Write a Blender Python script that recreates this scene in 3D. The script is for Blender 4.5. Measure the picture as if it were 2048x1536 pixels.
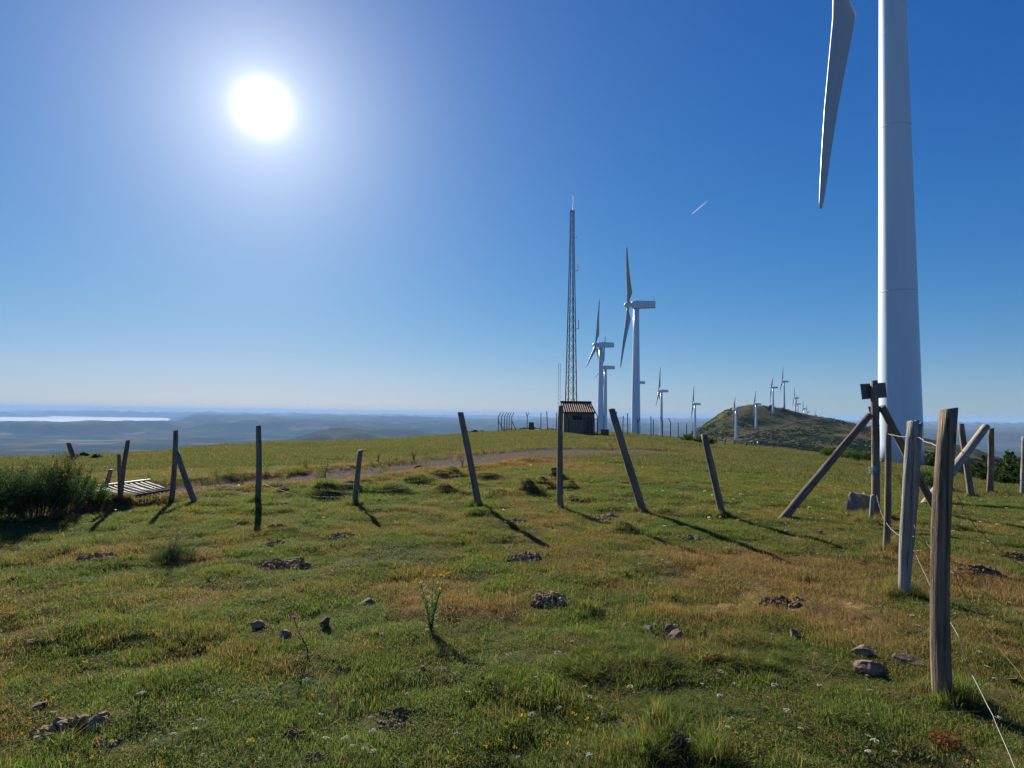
import bpy, math, random
import numpy as np
from mathutils import Matrix, Vector, Quaternion

scene = bpy.context.scene
for o in list(bpy.data.objects):
    bpy.data.objects.remove(o)
random.seed(7)
rng = np.random.default_rng(11)
R = math.radians

# ------------------------------------------------------------------ camera
EYE = 1.5
F = 1200.0            # focal length in pixels of the 2048 px wide photograph
PITCH = math.atan(60 / F)
ROLL = 0.0137
fw = Vector((0, math.cos(PITCH), math.sin(PITCH)))
u0 = Vector((0, -math.sin(PITCH), math.cos(PITCH)))
r0 = Vector((1, 0, 0))
cr, sr = math.cos(ROLL), math.sin(ROLL)
right = r0 * cr + u0 * sr
up = u0 * cr - r0 * sr
cam_data = bpy.data.cameras.new('camera')
cam = bpy.data.objects.new('camera', cam_data)
scene.collection.objects.link(cam)
cam.matrix_world = Matrix(((right.x, up.x, -fw.x, 0), (right.y, up.y, -fw.y, 0),
                           (right.z, up.z, -fw.z, EYE), (0, 0, 0, 1)))
cam_data.sensor_width = 36.0
cam_data.lens = F / 2048 * 36.0
cam_data.clip_start = 0.05
cam_data.clip_end = 200000.0
scene.camera = cam
CAM = Vector((0, 0, EYE))

def ray(px, py):
    return fw + right * ((px - 1024) / F) + up * ((768 - py) / F)

def pix(px, py, depth):
    return CAM + ray(px, py) * depth

def depth_of(p):
    return (Vector(p) - CAM).dot(fw)

def proj(p):
    d = Vector(p) - CAM
    z = d.dot(fw)
    return (1024 + F * d.dot(right) / z, 768 - F * d.dot(up) / z)

def yhor(px):
    return 828 + ROLL * (px - 1024)

# ------------------------------------------------------------------ sky and sun
sun_dir = ray(525, 215).normalized()
SUN_EL = math.asin(sun_dir.z)
SUN_AZ = math.atan2(sun_dir.x, sun_dir.y)
world = bpy.data.worlds.new('World')
scene.world = world
world.use_nodes = True
wt = world.node_tree
for n in list(wt.nodes):
    wt.nodes.remove(n)

def wn(t, **kw):
    n = wt.nodes.new(t)
    for k, v in kw.items():
        setattr(n, k, v)
    return n

def wmath(op, a, b=None, c=None):
    n = wn('ShaderNodeMath', operation=op)
    for i, v in enumerate((a, b, c)):
        if v is None:
            continue
        if isinstance(v, (int, float)):
            n.inputs[i].default_value = v
        else:
            wt.links.new(v, n.inputs[i])
    return n.outputs[0]

sky = wn('ShaderNodeTexSky', sky_type='NISHITA')
sky.sun_disc = False
sky.sun_elevation = SUN_EL
sky.sun_rotation = SUN_AZ
sky.altitude = 1000.0
sky.air_density = 1.0
sky.dust_density = 0.25
sky.ozone_density = 3.0
bg = wn('ShaderNodeBackground')
bg.inputs['Strength'].default_value = 0.057
hsv = wn('ShaderNodeHueSaturation')
hsv.inputs['Saturation'].default_value = 1.30
hsv.inputs['Hue'].default_value = 0.508
wt.links.new(sky.outputs[0], hsv.inputs['Color'])
# soft shoulder so that the glow low in the sky keeps its colour
def wvec(op, a, b):
    n = wn('ShaderNodeVectorMath', operation=op)
    for i, v in enumerate((a, b)):
        if isinstance(v, tuple):
            n.inputs[i].default_value = v
        else:
            wt.links.new(v, n.inputs[i])
    return n.outputs[0]
num = wvec('MULTIPLY', hsv.outputs[0], (0.54, 0.93, 1.52))
den = wvec('ADD', wvec('MULTIPLY', hsv.outputs[0], (0.042, 0.106, 0.158)), (1.0, 1.0, 1.0))
wt.links.new(wvec('DIVIDE', num, den), bg.inputs['Color'])
# the glare of the sun's own aureole in the air around the disc
tc = wn('ShaderNodeTexCoord')
dot = wn('ShaderNodeVectorMath', operation='DOT_PRODUCT')
nrm = wn('ShaderNodeVectorMath', operation='NORMALIZE')
wt.links.new(tc.outputs['Generated'], nrm.inputs[0])
wt.links.new(nrm.outputs[0], dot.inputs[0])
dot.inputs[1].default_value = sun_dir
ang = wmath('MULTIPLY', wmath('ARCCOSINE', wmath('MINIMUM', dot.outputs['Value'], 0.999999)), 180 / math.pi)
core = wmath('MULTIPLY', wmath('EXPONENT', wmath('MULTIPLY', wmath('POWER', wmath('DIVIDE', ang, 0.85), 1.15), -1.0)), 2.6)
halo = wmath('MULTIPLY', wmath('EXPONENT', wmath('DIVIDE', ang, -5.5)), 0.33)
wide = wmath('MULTIPLY', wmath('EXPONENT', wmath('DIVIDE', ang, -17.0)), 0.055)
aur = wmath('ADD', wmath('ADD', core, halo), wide)
bg2 = wn('ShaderNodeBackground')
bg2.inputs['Color'].default_value = (1.0, 0.97, 0.92, 1)
wt.links.new(aur, bg2.inputs['Strength'])
addsh = wn('ShaderNodeAddShader')
wt.links.new(bg.outputs[0], addsh.inputs[0])
wt.links.new(bg2.outputs[0], addsh.inputs[1])
wo = wn('ShaderNodeOutputWorld')
wt.links.new(addsh.outputs[0], wo.inputs['Surface'])

sun_data = bpy.data.lights.new('sun', 'SUN')
sun_data.energy = 5.0
sun_data.angle = R(0.53)
sun_data.color = (1.0, 0.93, 0.80)
sun = bpy.data.objects.new('sun', sun_data)
scene.collection.objects.link(sun)
sun.rotation_euler = (-sun_dir).to_track_quat('-Z', 'Y').to_euler()

vs = scene.view_settings
vs.view_transform = 'Standard'
vs.look = 'None'
vs.exposure = 1.05
vs.gamma = 1.0
vs.use_curve_mapping = False
scene.cycles.use_denoising = True
scene.cycles.max_bounces = 7
scene.cycles.diffuse_bounces = 3
scene.cycles.transmission_bounces = 4
scene.cycles.transparent_max_bounces = 12
scene.cycles.volume_bounces = 0
scene.cycles.sample_clamp_indirect = 4.0

# ------------------------------------------------------------------ materials
MATS = {}

class NT:
    def __init__(self, name):
        m = bpy.data.materials.new(name)
        m.use_nodes = True
        self.m, self.t = m, m.node_tree
        for n in list(self.t.nodes):
            self.t.nodes.remove(n)
        self.out = self.n('ShaderNodeOutputMaterial')
        MATS[name] = m

    def n(self, t, **kw):
        n = self.t.nodes.new(t)
        for k, v in kw.items():
            setattr(n, k, v)
        return n

    def l(self, a, b):
        self.t.links.new(a, b)

    def noise(self, co, scale, detail=4, rough=0.55, dist=0.0):
        n = self.n('ShaderNodeTexNoise')
        n.inputs['Scale'].default_value = scale
        n.inputs['Detail'].default_value = detail
        n.inputs['Roughness'].default_value = rough
        n.inputs['Distortion'].default_value = dist
        if co is not None:
            self.l(co, n.inputs['Vector'])
        return n.outputs['Fac']

    def ramp(self, fac, stops):
        n = self.n('ShaderNodeValToRGB')
        e = n.color_ramp.elements
        while len(e) < len(stops):
            e.new(0.5)
        for i, (p, c) in enumerate(stops):
            e[i].position = p
            e[i].color = (c if len(c) == 4 else (*c, 1))
        self.l(fac, n.inputs[0])
        return n.outputs[0]

    def mix(self, fac, a, b, mode='MIX'):
        n = self.n('ShaderNodeMix', data_type='RGBA', blend_type=mode)
        for sock, v in ((n.inputs[0], fac), (n.inputs[6], a), (n.inputs[7], b)):
            if isinstance(v, (int, float)):
                sock.default_value = v
            elif isinstance(v, tuple):
                sock.default_value = (*v, 1)
            else:
                self.l(v, sock)
        return n.outputs[2]

    def math(self, op, a, b=None):
        n = self.n('ShaderNodeMath', operation=op)
        for i, v in enumerate((a, b)):
            if v is None:
                continue
            if isinstance(v, (int, float)):
                n.inputs[i].default_value = v
            else:
                self.l(v, n.inputs[i])
        return n.outputs[0]

    def mapr(self, v, a, b, c=0.0, d=1.0):
        n = self.n('ShaderNodeMapRange')
        n.inputs[1].default_value, n.inputs[2].default_value = a, b
        n.inputs[3].default_value, n.inputs[4].default_value = c, d
        self.l(v, n.inputs[0])
        return n.outputs[0]

    def scale(self, co, s):
        n = self.n('ShaderNodeMapping')
        n.inputs['Scale'].default_value = s
        self.l(co, n.inputs['Vector'])
        return n.outputs[0]

    def pos(self):
        return self.n('ShaderNodeNewGeometry').outputs['Position']

    def obj(self):
        return self.n('ShaderNodeTexCoord').outputs['Object']

    def attr(self, name, kind='GEOMETRY'):
        n = self.n('ShaderNodeAttribute', attribute_name=name, attribute_type=kind)
        return n.outputs['Fac']

    def bump(self, h, strength, dist):
        n = self.n('ShaderNodeBump')
        n.inputs['Strength'].default_value = strength
        n.inputs['Distance'].default_value = dist
        self.l(h, n.inputs['Height'])
        return n.outputs[0]

    def bsdf(self, col, rough=0.9, bump=None, metal=0.0, spec=0.3):
        b = self.n('ShaderNodeBsdfPrincipled')
        if isinstance(col, tuple):
            b.inputs['Base Color'].default_value = (*col, 1)
        else:
            self.l(col, b.inputs['Base Color'])
        if isinstance(rough, (int, float)):
            b.inputs['Roughness'].default_value = rough
        else:
            self.l(rough, b.inputs['Roughness'])
        b.inputs['Metallic'].default_value = metal
        b.inputs['Specular IOR Level'].default_value = spec
        if bump is not None:
            self.l(bump, b.inputs['Normal'])
        return b.outputs[0]

    def done(self, sh):
        self.l(sh, self.out.inputs['Surface'])
        return self.m

    def leaf(self, col, trans=0.45, rough=0.7, spec=0.04):
        b = self.bsdf(col, rough, spec=spec)
        t = self.n('ShaderNodeBsdfTranslucent')
        tcol = self.mix(1.0, col, (1.0, 1.07, 0.72), 'MULTIPLY')
        self.l(tcol, t.inputs['Color'])
        m = self.n('ShaderNodeMixShader')
        m.inputs[0].default_value = trans
        self.l(b, m.inputs[1])
        self.l(t.outputs[0], m.inputs[2])
        return m.outputs[0]

def plain(name, col, rough=0.7, metal=0.0, var=0.25, scale=8.0, spec=0.3, bump=0.0):
    k = NT(name)
    co = k.obj()
    f = k.noise(co, scale, 5, 0.6)
    c = k.mix(f, tuple(x * (1 - var) for x in col), tuple(min(1, x * (1 + var)) for x in col))
    bm = k.bump(f, bump, 0.01) if bump else None
    return k.done(k.bsdf(c, rough, bm, metal, spec))

# grass blades
def grass_mat(name, g0, g1, g2, d0, d1):
    k = NT(name)
    rnd = k.attr('rnd')
    dry = k.attr('dry', 'INSTANCER')
    p = k.pos()
    n1 = k.noise(p, 1.7, 3, 0.6)
    n2 = k.noise(p, 0.23, 3, 0.5)
    g = k.ramp(rnd, [(0.0, g0), (0.55, g1), (1.0, g2)])
    g = k.mix(k.mapr(n2, 0.3, 0.7), g, k.mix(1.0, g, (1.18, 1.0, 0.75), 'MULTIPLY'))
    d = k.ramp(rnd, [(0.0, d0), (1.0, d1)])
    fac = k.math('ADD', k.math('MULTIPLY', dry, 1.1), k.math('MULTIPLY', k.math('SUBTRACT', n1, 0.5), 1.2))
    fac = k.math('ADD', fac, k.math('MULTIPLY', k.math('SUBTRACT', rnd, 0.5), 0.9))
    fac = k.mapr(fac, 0.37, 0.80)
    return k.done(k.leaf(k.mix(fac, g, d), 0.5))

grass_mat('grass', (0.060, 0.106, 0.027), (0.114, 0.166, 0.050), (0.215, 0.24, 0.092), (0.15, 0.09, 0.042), (0.34, 0.23, 0.105))
grass_mat('dry_grass', (0.09, 0.085, 0.035), (0.18, 0.14, 0.065), (0.29, 0.23, 0.12), (0.16, 0.095, 0.05), (0.33, 0.22, 0.11))
grass_mat('far_grass', (0.062, 0.085, 0.034), (0.10, 0.12, 0.05), (0.165, 0.17, 0.082), (0.11, 0.085, 0.045), (0.21, 0.17, 0.095))

def foliage_mat(name, c0, c1, c2, trans=0.35):
    k = NT(name)
    rnd = k.attr('rnd')
    n1 = k.noise(k.pos(), 2.2, 3, 0.6)
    f = k.math('ADD', k.math('MULTIPLY', rnd, 0.6), k.math('MULTIPLY', n1, 0.5))
    return k.done(k.leaf(k.ramp(f, [(0.1, c0), (0.5, c1), (0.95, c2)]), trans))

foliage_mat('broom_leaf', (0.025, 0.045, 0.022), (0.045, 0.074, 0.032), (0.078, 0.11, 0.046), 0.38)
foliage_mat('pale_leaf', (0.035, 0.07, 0.022), (0.06, 0.11, 0.03), (0.10, 0.15, 0.045), 0.4)
foliage_mat('scrub_leaf', (0.015, 0.032, 0.012), (0.028, 0.052, 0.017), (0.055, 0.085, 0.026), 0.25)
foliage_mat('bracken_leaf', (0.03, 0.06, 0.016), (0.055, 0.095, 0.024), (0.10, 0.135, 0.04), 0.4)
foliage_mat('weed_leaf', (0.05, 0.085, 0.02), (0.09, 0.12, 0.035), (0.16, 0.16, 0.06), 0.4)
foliage_mat('ragwort_leaf', (0.10, 0.16, 0.06), (0.16, 0.24, 0.09), (0.24, 0.32, 0.13), 0.5)
foliage_mat('straw', (0.16, 0.11, 0.05), (0.26, 0.19, 0.09), (0.40, 0.32, 0.18), 0.35)
foliage_mat('yellow_flower', (0.45, 0.27, 0.02), (0.65, 0.42, 0.03), (0.80, 0.58, 0.06), 0.3)
foliage_mat('ochre_flower', (0.14, 0.09, 0.02), (0.26, 0.17, 0.03), (0.42, 0.29, 0.05), 0.3)
foliage_mat('white_flower', (0.66, 0.62, 0.50), (0.78, 0.75, 0.64), (0.82, 0.80, 0.72), 0.5)
foliage_mat('purple_flower', (0.30, 0.06, 0.30), (0.42, 0.10, 0.40), (0.55, 0.18, 0.50), 0.3)
foliage_mat('sorrel', (0.10, 0.03, 0.015), (0.16, 0.05, 0.022), (0.20, 0.10, 0.035), 0.3)

# pasture soil
k = NT('pasture')
p = k.pos()
n_f = k.noise(p, 9.0, 6, 0.65)
n_m = k.noise(p, 1.3, 4, 0.6)
n_l = k.noise(p, 0.16, 4, 0.55)
dry = k.attr('dry')
c = k.ramp(n_f, [(0.25, (0.045, 0.036, 0.02)), (0.5, (0.075, 0.07, 0.03)), (0.75, (0.13, 0.115, 0.055))])
d = k.ramp(n_f, [(0.25, (0.07, 0.045, 0.02)), (0.55, (0.17, 0.115, 0.05)), (0.8, (0.28, 0.20, 0.095))])
fac = k.mapr(k.math('ADD', dry, k.math('ADD', k.math('MULTIPLY', k.math('SUBTRACT', n_m, 0.5), 0.8), k.math('MULTIPLY', k.math('SUBTRACT', n_l, 0.5), 0.9))), 0.25, 0.75)
c = k.mix(fac, c, d)
k.done(k.bsdf(c, 1.0, k.bump(n_f, 0.6, 0.03), spec=0.0))

# stony track
k = NT('track_dirt')
p = k.pos()
n_f = k.noise(p, 14.0, 6, 0.7)
n_m = k.noise(p, 0.9, 4, 0.6)
v = k.n('ShaderNodeTexVoronoi')
v.inputs['Scale'].default_value = 11.0
k.l(p, v.inputs['Vector'])
c = k.ramp(n_f, [(0.3, (0.045, 0.039, 0.035)), (0.5, (0.095, 0.084, 0.076)), (0.7, (0.19, 0.172, 0.155))])
c = k.mix(k.mapr(n_m, 0.35, 0.7), c, k.mix(1.0, c, (1.12, 0.97, 0.84), 'MULTIPLY'))
k.done(k.bsdf(c, 0.95, k.bump(v.outputs['Distance'], 0.5, 0.02), spec=0.0))

# hills and valley beyond the pasture
k = NT('far_land')
p = k.pos()
sep = k.n('ShaderNodeSeparateXYZ')
k.l(p, sep.inputs[0])
n1 = k.noise(p, 0.022, 8, 0.68)
n2 = k.noise(p, 0.16, 6, 0.7)
heath = k.ramp(k.math('ADD', k.math('MULTIPLY', n1, 0.7), k.math('MULTIPLY', n2, 0.32)),
               [(0.43, (0.016, 0.027, 0.013)), (0.48, (0.045, 0.055, 0.022)), (0.53, (0.082, 0.076, 0.034)), (0.60, (0.135, 0.104, 0.054))])
vor = k.n('ShaderNodeTexVoronoi')
vor.inputs['Scale'].default_value = 0.0026
wp = k.n('ShaderNodeVectorMath', operation='ADD')
nv = k.n('ShaderNodeTexNoise')
nv.inputs['Scale'].default_value = 0.002
k.l(p, nv.inputs['Vector'])
sc = k.n('ShaderNodeVectorMath', operation='SCALE')
sc.inputs['Scale'].default_value = 420.0
k.l(nv.outputs['Color'], sc.inputs[0])
k.l(p, wp.inputs[0])
k.l(sc.outputs[0], wp.inputs[1])
k.l(wp.outputs[0], vor.inputs['Vector'])
sepc = k.n('ShaderNodeSeparateColor')
k.l(vor.outputs['Color'], sepc.inputs[0])
fields = k.ramp(sepc.outputs[0], [(0.0, (0.016, 0.028, 0.014)), (0.35, (0.030, 0.042, 0.018)), (0.66, (0.055, 0.056, 0.028)), (0.90, (0.10, 0.08, 0.05)), (1.0, (0.20, 0.17, 0.12))])
n3 = k.noise(p, 0.0011, 5, 0.6)
woods = k.mapr(n3, 0.47, 0.56)
valley = k.mix(woods, fields, (0.016, 0.028, 0.014))
hmix = k.mapr(sep.outputs['Z'], -120.0, -260.0)
c = k.mix(hmix, heath, valley)
k.done(k.bsdf(c, 1.0, k.bump(n2, 0.35, 3.0), spec=0.0))

# weathered post wood
def wood(name, c0, c1, c2, grain=1.0):
    k = NT(name)
    o = k.obj()
    info = k.n('ShaderNodeObjectInfo')
    ad = k.n('ShaderNodeVectorMath', operation='ADD')
    cmb = k.n('ShaderNodeCombineXYZ')
    k.l(k.math('MULTIPLY', info.outputs['Random'], 40.0), cmb.inputs[2])
    k.l(o, ad.inputs[0])
    k.l(cmb.outputs[0], ad.inputs[1])
    co = ad.outputs[0]
    g = k.noise(k.scale(co, (60 * grain, 60 * grain, 1.6)), 1.0, 6, 0.65, 0.3)
    b = k.noise(k.scale(co, (9, 9, 2.2)), 1.0, 4, 0.6)
    f = k.math('ADD', k.math('MULTIPLY', g, 0.65), k.math('MULTIPLY', b, 0.4))
    c = k.ramp(f, [(0.3, c0), (0.52, c1), (0.75, c2)])
    crack = k.mapr(k.noise(k.scale(co, (34, 34, .7)), 1.0, 3, 0.6, 0.6), 0.60, 0.66)
    c = k.mix(k.math('MULTIPLY', crack, 0.75), c, tuple(q * .35 for q in c0))
    vk = k.n('ShaderNodeTexVoronoi')
    vk.inputs['Scale'].default_value = 1.0
    k.l(k.scale(co, (11, 11, 3.2)), vk.inputs['Vector'])
    knot = k.mapr(vk.outputs['Distance'], 0.16, 0.07)
    c = k.mix(k.math('MULTIPLY', knot, 0.8), c, tuple(q * .5 for q in c0))
    lich = k.mapr(k.noise(co, 22.0, 4, 0.7), 0.62, 0.70)
    c = k.mix(k.math('MULTIPLY', lich, 0.55), c, (0.20, 0.21, 0.13))
    k.done(k.bsdf(c, 0.85, k.bump(g, 0.9, 0.012), spec=0.2))

wood('post_wood', (0.06, 0.05, 0.039), (0.165, 0.142, 0.112), (0.31, 0.27, 0.215))
wood('brown_wood', (0.058, 0.041, 0.029), (0.175, 0.128, 0.09), (0.31, 0.24, 0.175))
wood('grey_wood', (0.07, 0.063, 0.055), (0.25, 0.23, 0.20), (0.44, 0.415, 0.375))
wood('pale_wood', (0.12, 0.095, 0.07), (0.30, 0.245, 0.18), (0.48, 0.41, 0.32))

# painted turbine steel
k = NT('turbine_white')
o = k.obj()
f = k.noise(k.scale(o, (1.2, 1.2, 0.08)), 1.0, 5, 0.6)
c = k.ramp(f, [(0.3, (0.55, 0.68, 0.80)), (0.7, (0.63, 0.74, 0.84))])
k.done(k.bsdf(c, 0.34, spec=0.5))
plain('turbine_seam', (0.50, 0.58, 0.66), 0.5, 0, 0.1)
plain('blade_white', (0.42, 0.46, 0.49), 0.38, 0, 0.08, 0.6, 0.5)

# stone
def stone(name, c0, c1, c2):
    k = NT(name)
    o = k.obj()
    a = k.noise(o, 9.0, 7, 0.65)
    b = k.noise(o, 60.0, 4, 0.6)
    f = k.math('ADD', k.math('MULTIPLY', a, 0.75), k.math('MULTIPLY', b, 0.3))
    c = k.ramp(f, [(0.35, c0), (0.52, c1), (0.72, c2)])
    k.done(k.bsdf(c, 0.97, k.bump(f, 0.8, 0.02), spec=0.04))

stone('grey_stone', (0.07, 0.062, 0.05), (0.15, 0.135, 0.11), (0.26, 0.235, 0.195))
stone('warm_stone', (0.085, 0.058, 0.042), (0.18, 0.125, 0.095), (0.31, 0.23, 0.18))
stone('soil_clod', (0.10, 0.065, 0.036), (0.25, 0.175, 0.105), (0.44, 0.33, 0.215))
stone('dark_soil', (0.055, 0.036, 0.02), (0.13, 0.088, 0.052), (0.25, 0.175, 0.11))
stone('hut_render', (0.10, 0.085, 0.066), (0.18, 0.155, 0.125), (0.26, 0.23, 0.19))
stone('boulder_stone', (0.10, 0.085, 0.066), (0.20, 0.175, 0.14), (0.33, 0.295, 0.24))
stone('wall_stone', (0.05, 0.046, 0.04), (0.115, 0.105, 0.09), (0.20, 0.185, 0.16))
plain('roof_tile', (0.17, 0.105, 0.085), 0.8, 0, 0.5, 5.0, 0.15)
plain('dark_opening', (0.02, 0.02, 0.02), 0.6)
plain('rust_steel', (0.036, 0.027, 0.026), 0.95, 0.0, 0.4, 12, 0.03)
plain('red_paint', (0.085, 0.022, 0.024), 0.9, 0.0, 0.35, 6, 0.04)
plain('grey_steel', (0.17, 0.17, 0.18), 0.5, 0.5, 0.25, 10)
plain('galvanised', (0.55, 0.55, 0.56), 0.38, 0.65, 0.2, 14)
plain('grid_steel', (0.34, 0.315, 0.295), 0.6, 0.2, 0.25, 9)
plain('wire_steel', (0.30, 0.29, 0.28), 0.55, 0.4, 0.2, 30)
plain('rusty_wire', (0.16, 0.09, 0.06), 0.7, 0.4, 0.3, 30)
plain('sign_back', (0.10, 0.12, 0.135), 0.5, 0.3, 0.25, 9)
plain('blue_rope', (0.06, 0.22, 0.30), 0.8, 0, 0.3, 60)
plain('fog_white', (0.86, 0.87, 0.88), 1.0, 0, 0.02, 0.001, 0.0)
plain('concrete', (0.30, 0.285, 0.26), 0.9, 0, 0.25, 6)
plain('pale_roof', (0.48, 0.46, 0.43), 0.8, 0, 0.2, 1)
k = NT('contrail_ice')
d_ = k.n('ShaderNodeBsdfDiffuse'); d_.inputs['Color'].default_value = (0.9, 0.92, 0.95, 1)
tl = k.n('ShaderNodeBsdfTranslucent'); tl.inputs['Color'].default_value = (0.9, 0.92, 0.95, 1)
tr = k.n('ShaderNodeBsdfTransparent')
a1 = k.n('ShaderNodeMixShader'); a1.inputs[0].default_value = 0.5
k.l(d_.outputs[0], a1.inputs[1]); k.l(tl.outputs[0], a1.inputs[2])
a2 = k.n('ShaderNodeMixShader')
k.l(k.attr('alpha'), a2.inputs[0]); k.l(tr.outputs[0], a2.inputs[1]); k.l(a1.outputs[0], a2.inputs[2])
k.done(a2.outputs[0])

# ------------------------------------------------------------------ helpers
col = scene.collection

def tag(o, label=None, cat=None, group=None, kind=None):
    if label: o['label'] = label
    if cat: o['category'] = cat
    if group: o['group'] = group
    if kind: o['kind'] = kind
    return o

def thing(name, label, cat, loc=(0, 0, 0), group=None):
    o = bpy.data.objects.new(name, None)
    o.empty_display_size = 0.2
    o.location = loc
    col.objects.link(o)
    return tag(o, label, cat, group)

class MB:
    def __init__(self):
        self.v, self.f, self.n = [], [], 0
        self.rnd = []

    def add(self, verts, faces, rnd=0.5):
        b = self.n
        self.v.extend([tuple(p) for p in verts])
        self.f.extend([tuple(i + b for i in q) for q in faces])
        self.n += len(verts)
        self.rnd.extend([rnd] * len(verts))
        return self

    def box(self, c, s, rot=None, rnd=0.5):
        vs_ = []
        for dx in (-.5, .5):
            for dy in (-.5, .5):
                for dz in (-.5, .5):
                    p_ = Vector((dx * s[0], dy * s[1], dz * s[2]))
                    if rot is not None:
                        p_ = rot @ p_
                    vs_.append(Vector(c) + p_)
        return self.add(vs_, [(0, 1, 3, 2), (4, 6, 7, 5), (0, 4, 5, 1), (2, 3, 7, 6), (0, 2, 6, 4), (1, 5, 7, 3)], rnd)

    def tube(self, pts, rad, sides=6, cap=True, rnd=0.5):
        pts = [Vector(p_) for p_ in pts]
        if isinstance(rad, (int, float)):
            rad = [rad] * len(pts)
        t = (pts[1] - pts[0]).normalized()
        a = t.orthogonal().normalized()
        vs_, fs = [], []
        for i, p_ in enumerate(pts):
            t = (pts[min(i + 1, len(pts) - 1)] - pts[max(i - 1, 0)]).normalized()
            a = (a - t * a.dot(t)).normalized()
            b = t.cross(a)
            for j in range(sides):
                an = 2 * math.pi * j / sides
                vs_.append(p_ + (a * math.cos(an) + b * math.sin(an)) * rad[i])
        for i in range(len(pts) - 1):
            for j in range(sides):
                j2 = (j + 1) % sides
                fs.append((i * sides + j, i * sides + j2, (i + 1) * sides + j2, (i + 1) * sides + j))
        if cap:
            fs.append(tuple(range(sides - 1, -1, -1)))
            q = (len(pts) - 1) * sides
            fs.append(tuple(range(q, q + sides)))
        return self.add(vs_, fs, rnd)

    def mesh(self, name, mat, smooth=False):
        me = bpy.data.meshes.new(name)
        me.from_pydata(self.v, [], self.f)
        at_ = me.attributes.new('rnd', 'FLOAT', 'POINT')
        at_.data.foreach_set('value', np.array(self.rnd, dtype=np.float32))
        if smooth:
            me.polygons.foreach_set('use_smooth', [True] * len(me.polygons))
        me.materials.append(MATS[mat])
        me.update()
        return me

    def build(self, name, mat, parent=None, smooth=False, loc=None):
        o = bpy.data.objects.new(name, self.mesh(name, mat, smooth))
        col.objects.link(o)
        if parent is not None:
            o.parent = parent
        if loc is not None:
            o.location = loc
        return o

def np_mesh(name, verts, faces, mat, attrs=None, smooth=False):
    me = bpy.data.meshes.new(name)
    nv_, nf = len(verts), len(faces)
    k_ = faces.shape[1]
    me.vertices.add(nv_)
    me.vertices.foreach_set('co', np.asarray(verts, dtype=np.float32).ravel())
    me.loops.add(nf * k_)
    me.loops.foreach_set('vertex_index', np.asarray(faces, dtype=np.int32).ravel())
    me.polygons.add(nf)
    me.polygons.foreach_set('loop_start', np.arange(0, nf * k_, k_, dtype=np.int32))
    me.polygons.foreach_set('use_smooth', np.full(nf, smooth))
    for an, av in (attrs or {}).items():
        a_ = me.attributes.new(an, 'FLOAT', 'POINT')
        a_.data.foreach_set('value', np.asarray(av, dtype=np.float32))
    me.materials.append(MATS[mat])
    me.update(calc_edges=True)
    me.validate()
    return me

def link(name, me, parent=None, loc=None):
    o = bpy.data.objects.new(name, me)
    col.objects.link(o)
    if parent is not None: o.parent = parent
    if loc is not None: o.location = loc
    return o

# numpy value noise
def _hash(ix, iy, seed):
    h = (ix.astype(np.int64) * 374761393 + iy.astype(np.int64) * 668265263 + seed * 1442695041) & 0xFFFFFFFF
    h = ((h ^ (h >> 13)) * 1274126177) & 0xFFFFFFFF
    h = (h ^ (h >> 16)) & 0xFFFFFFFF
    return h / 4294967295.0

def vnoise(x, y, seed=0):
    ix, iy = np.floor(x), np.floor(y)
    fx, fy = x - ix, y - iy
    fx = fx * fx * fx * (fx * (fx * 6 - 15) + 10)
    fy = fy * fy * fy * (fy * (fy * 6 - 15) + 10)
    a, b = _hash(ix, iy, seed), _hash(ix + 1, iy, seed)
    c_, d2 = _hash(ix, iy + 1, seed), _hash(ix + 1, iy + 1, seed)
    return (a * (1 - fx) + b * fx) * (1 - fy) + (c_ * (1 - fx) + d2 * fx) * fy

def fbm(x, y, seed=0, oct_=4, gain=0.5):
    s, a, t = 0, 1.0, 0
    for i in range(oct_):
        s = s + a * (vnoise(x, y, seed + i * 17) - 0.5)
        t += a
        a *= gain
        x, y = x * 2.03 + 11.3, y * 2.03 + 4.7
    return s / t * 2

def sstep(a, b, x):
    t = np.clip((x - a) / (b - a), 0, 1)
    return t * t * (3 - 2 * t)

# ------------------------------------------------------------------ terrain
CR = np.array([  # pixel column, skyline row of the pasture, depth of that crest in metres
    (-600, 950, 20), (0, 918, 24), (200, 910, 27), (300, 905, 30), (400, 895, 34), (560, 885, 42), (750, 880, 52), (900, 870, 62),
    (1000, 862, 70), (1060, 858, 74), (1200, 864, 78), (1280, 868, 78), (1340, 873, 76), (1420, 885, 70), (1480, 890, 66),
    (1560, 897, 60), (1620, 905, 56), (1700, 918, 52), (1850, 930, 49), (1940, 958, 30), (2048, 975, 22), (2700, 1000, 18)], float)
cr_px = CR[:, 0]
cr_dy = CR[:, 1] - yhor(CR[:, 0])
cr_Y = CR[:, 2]
cr_z = EYE - cr_dy / F * cr_Y

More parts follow.
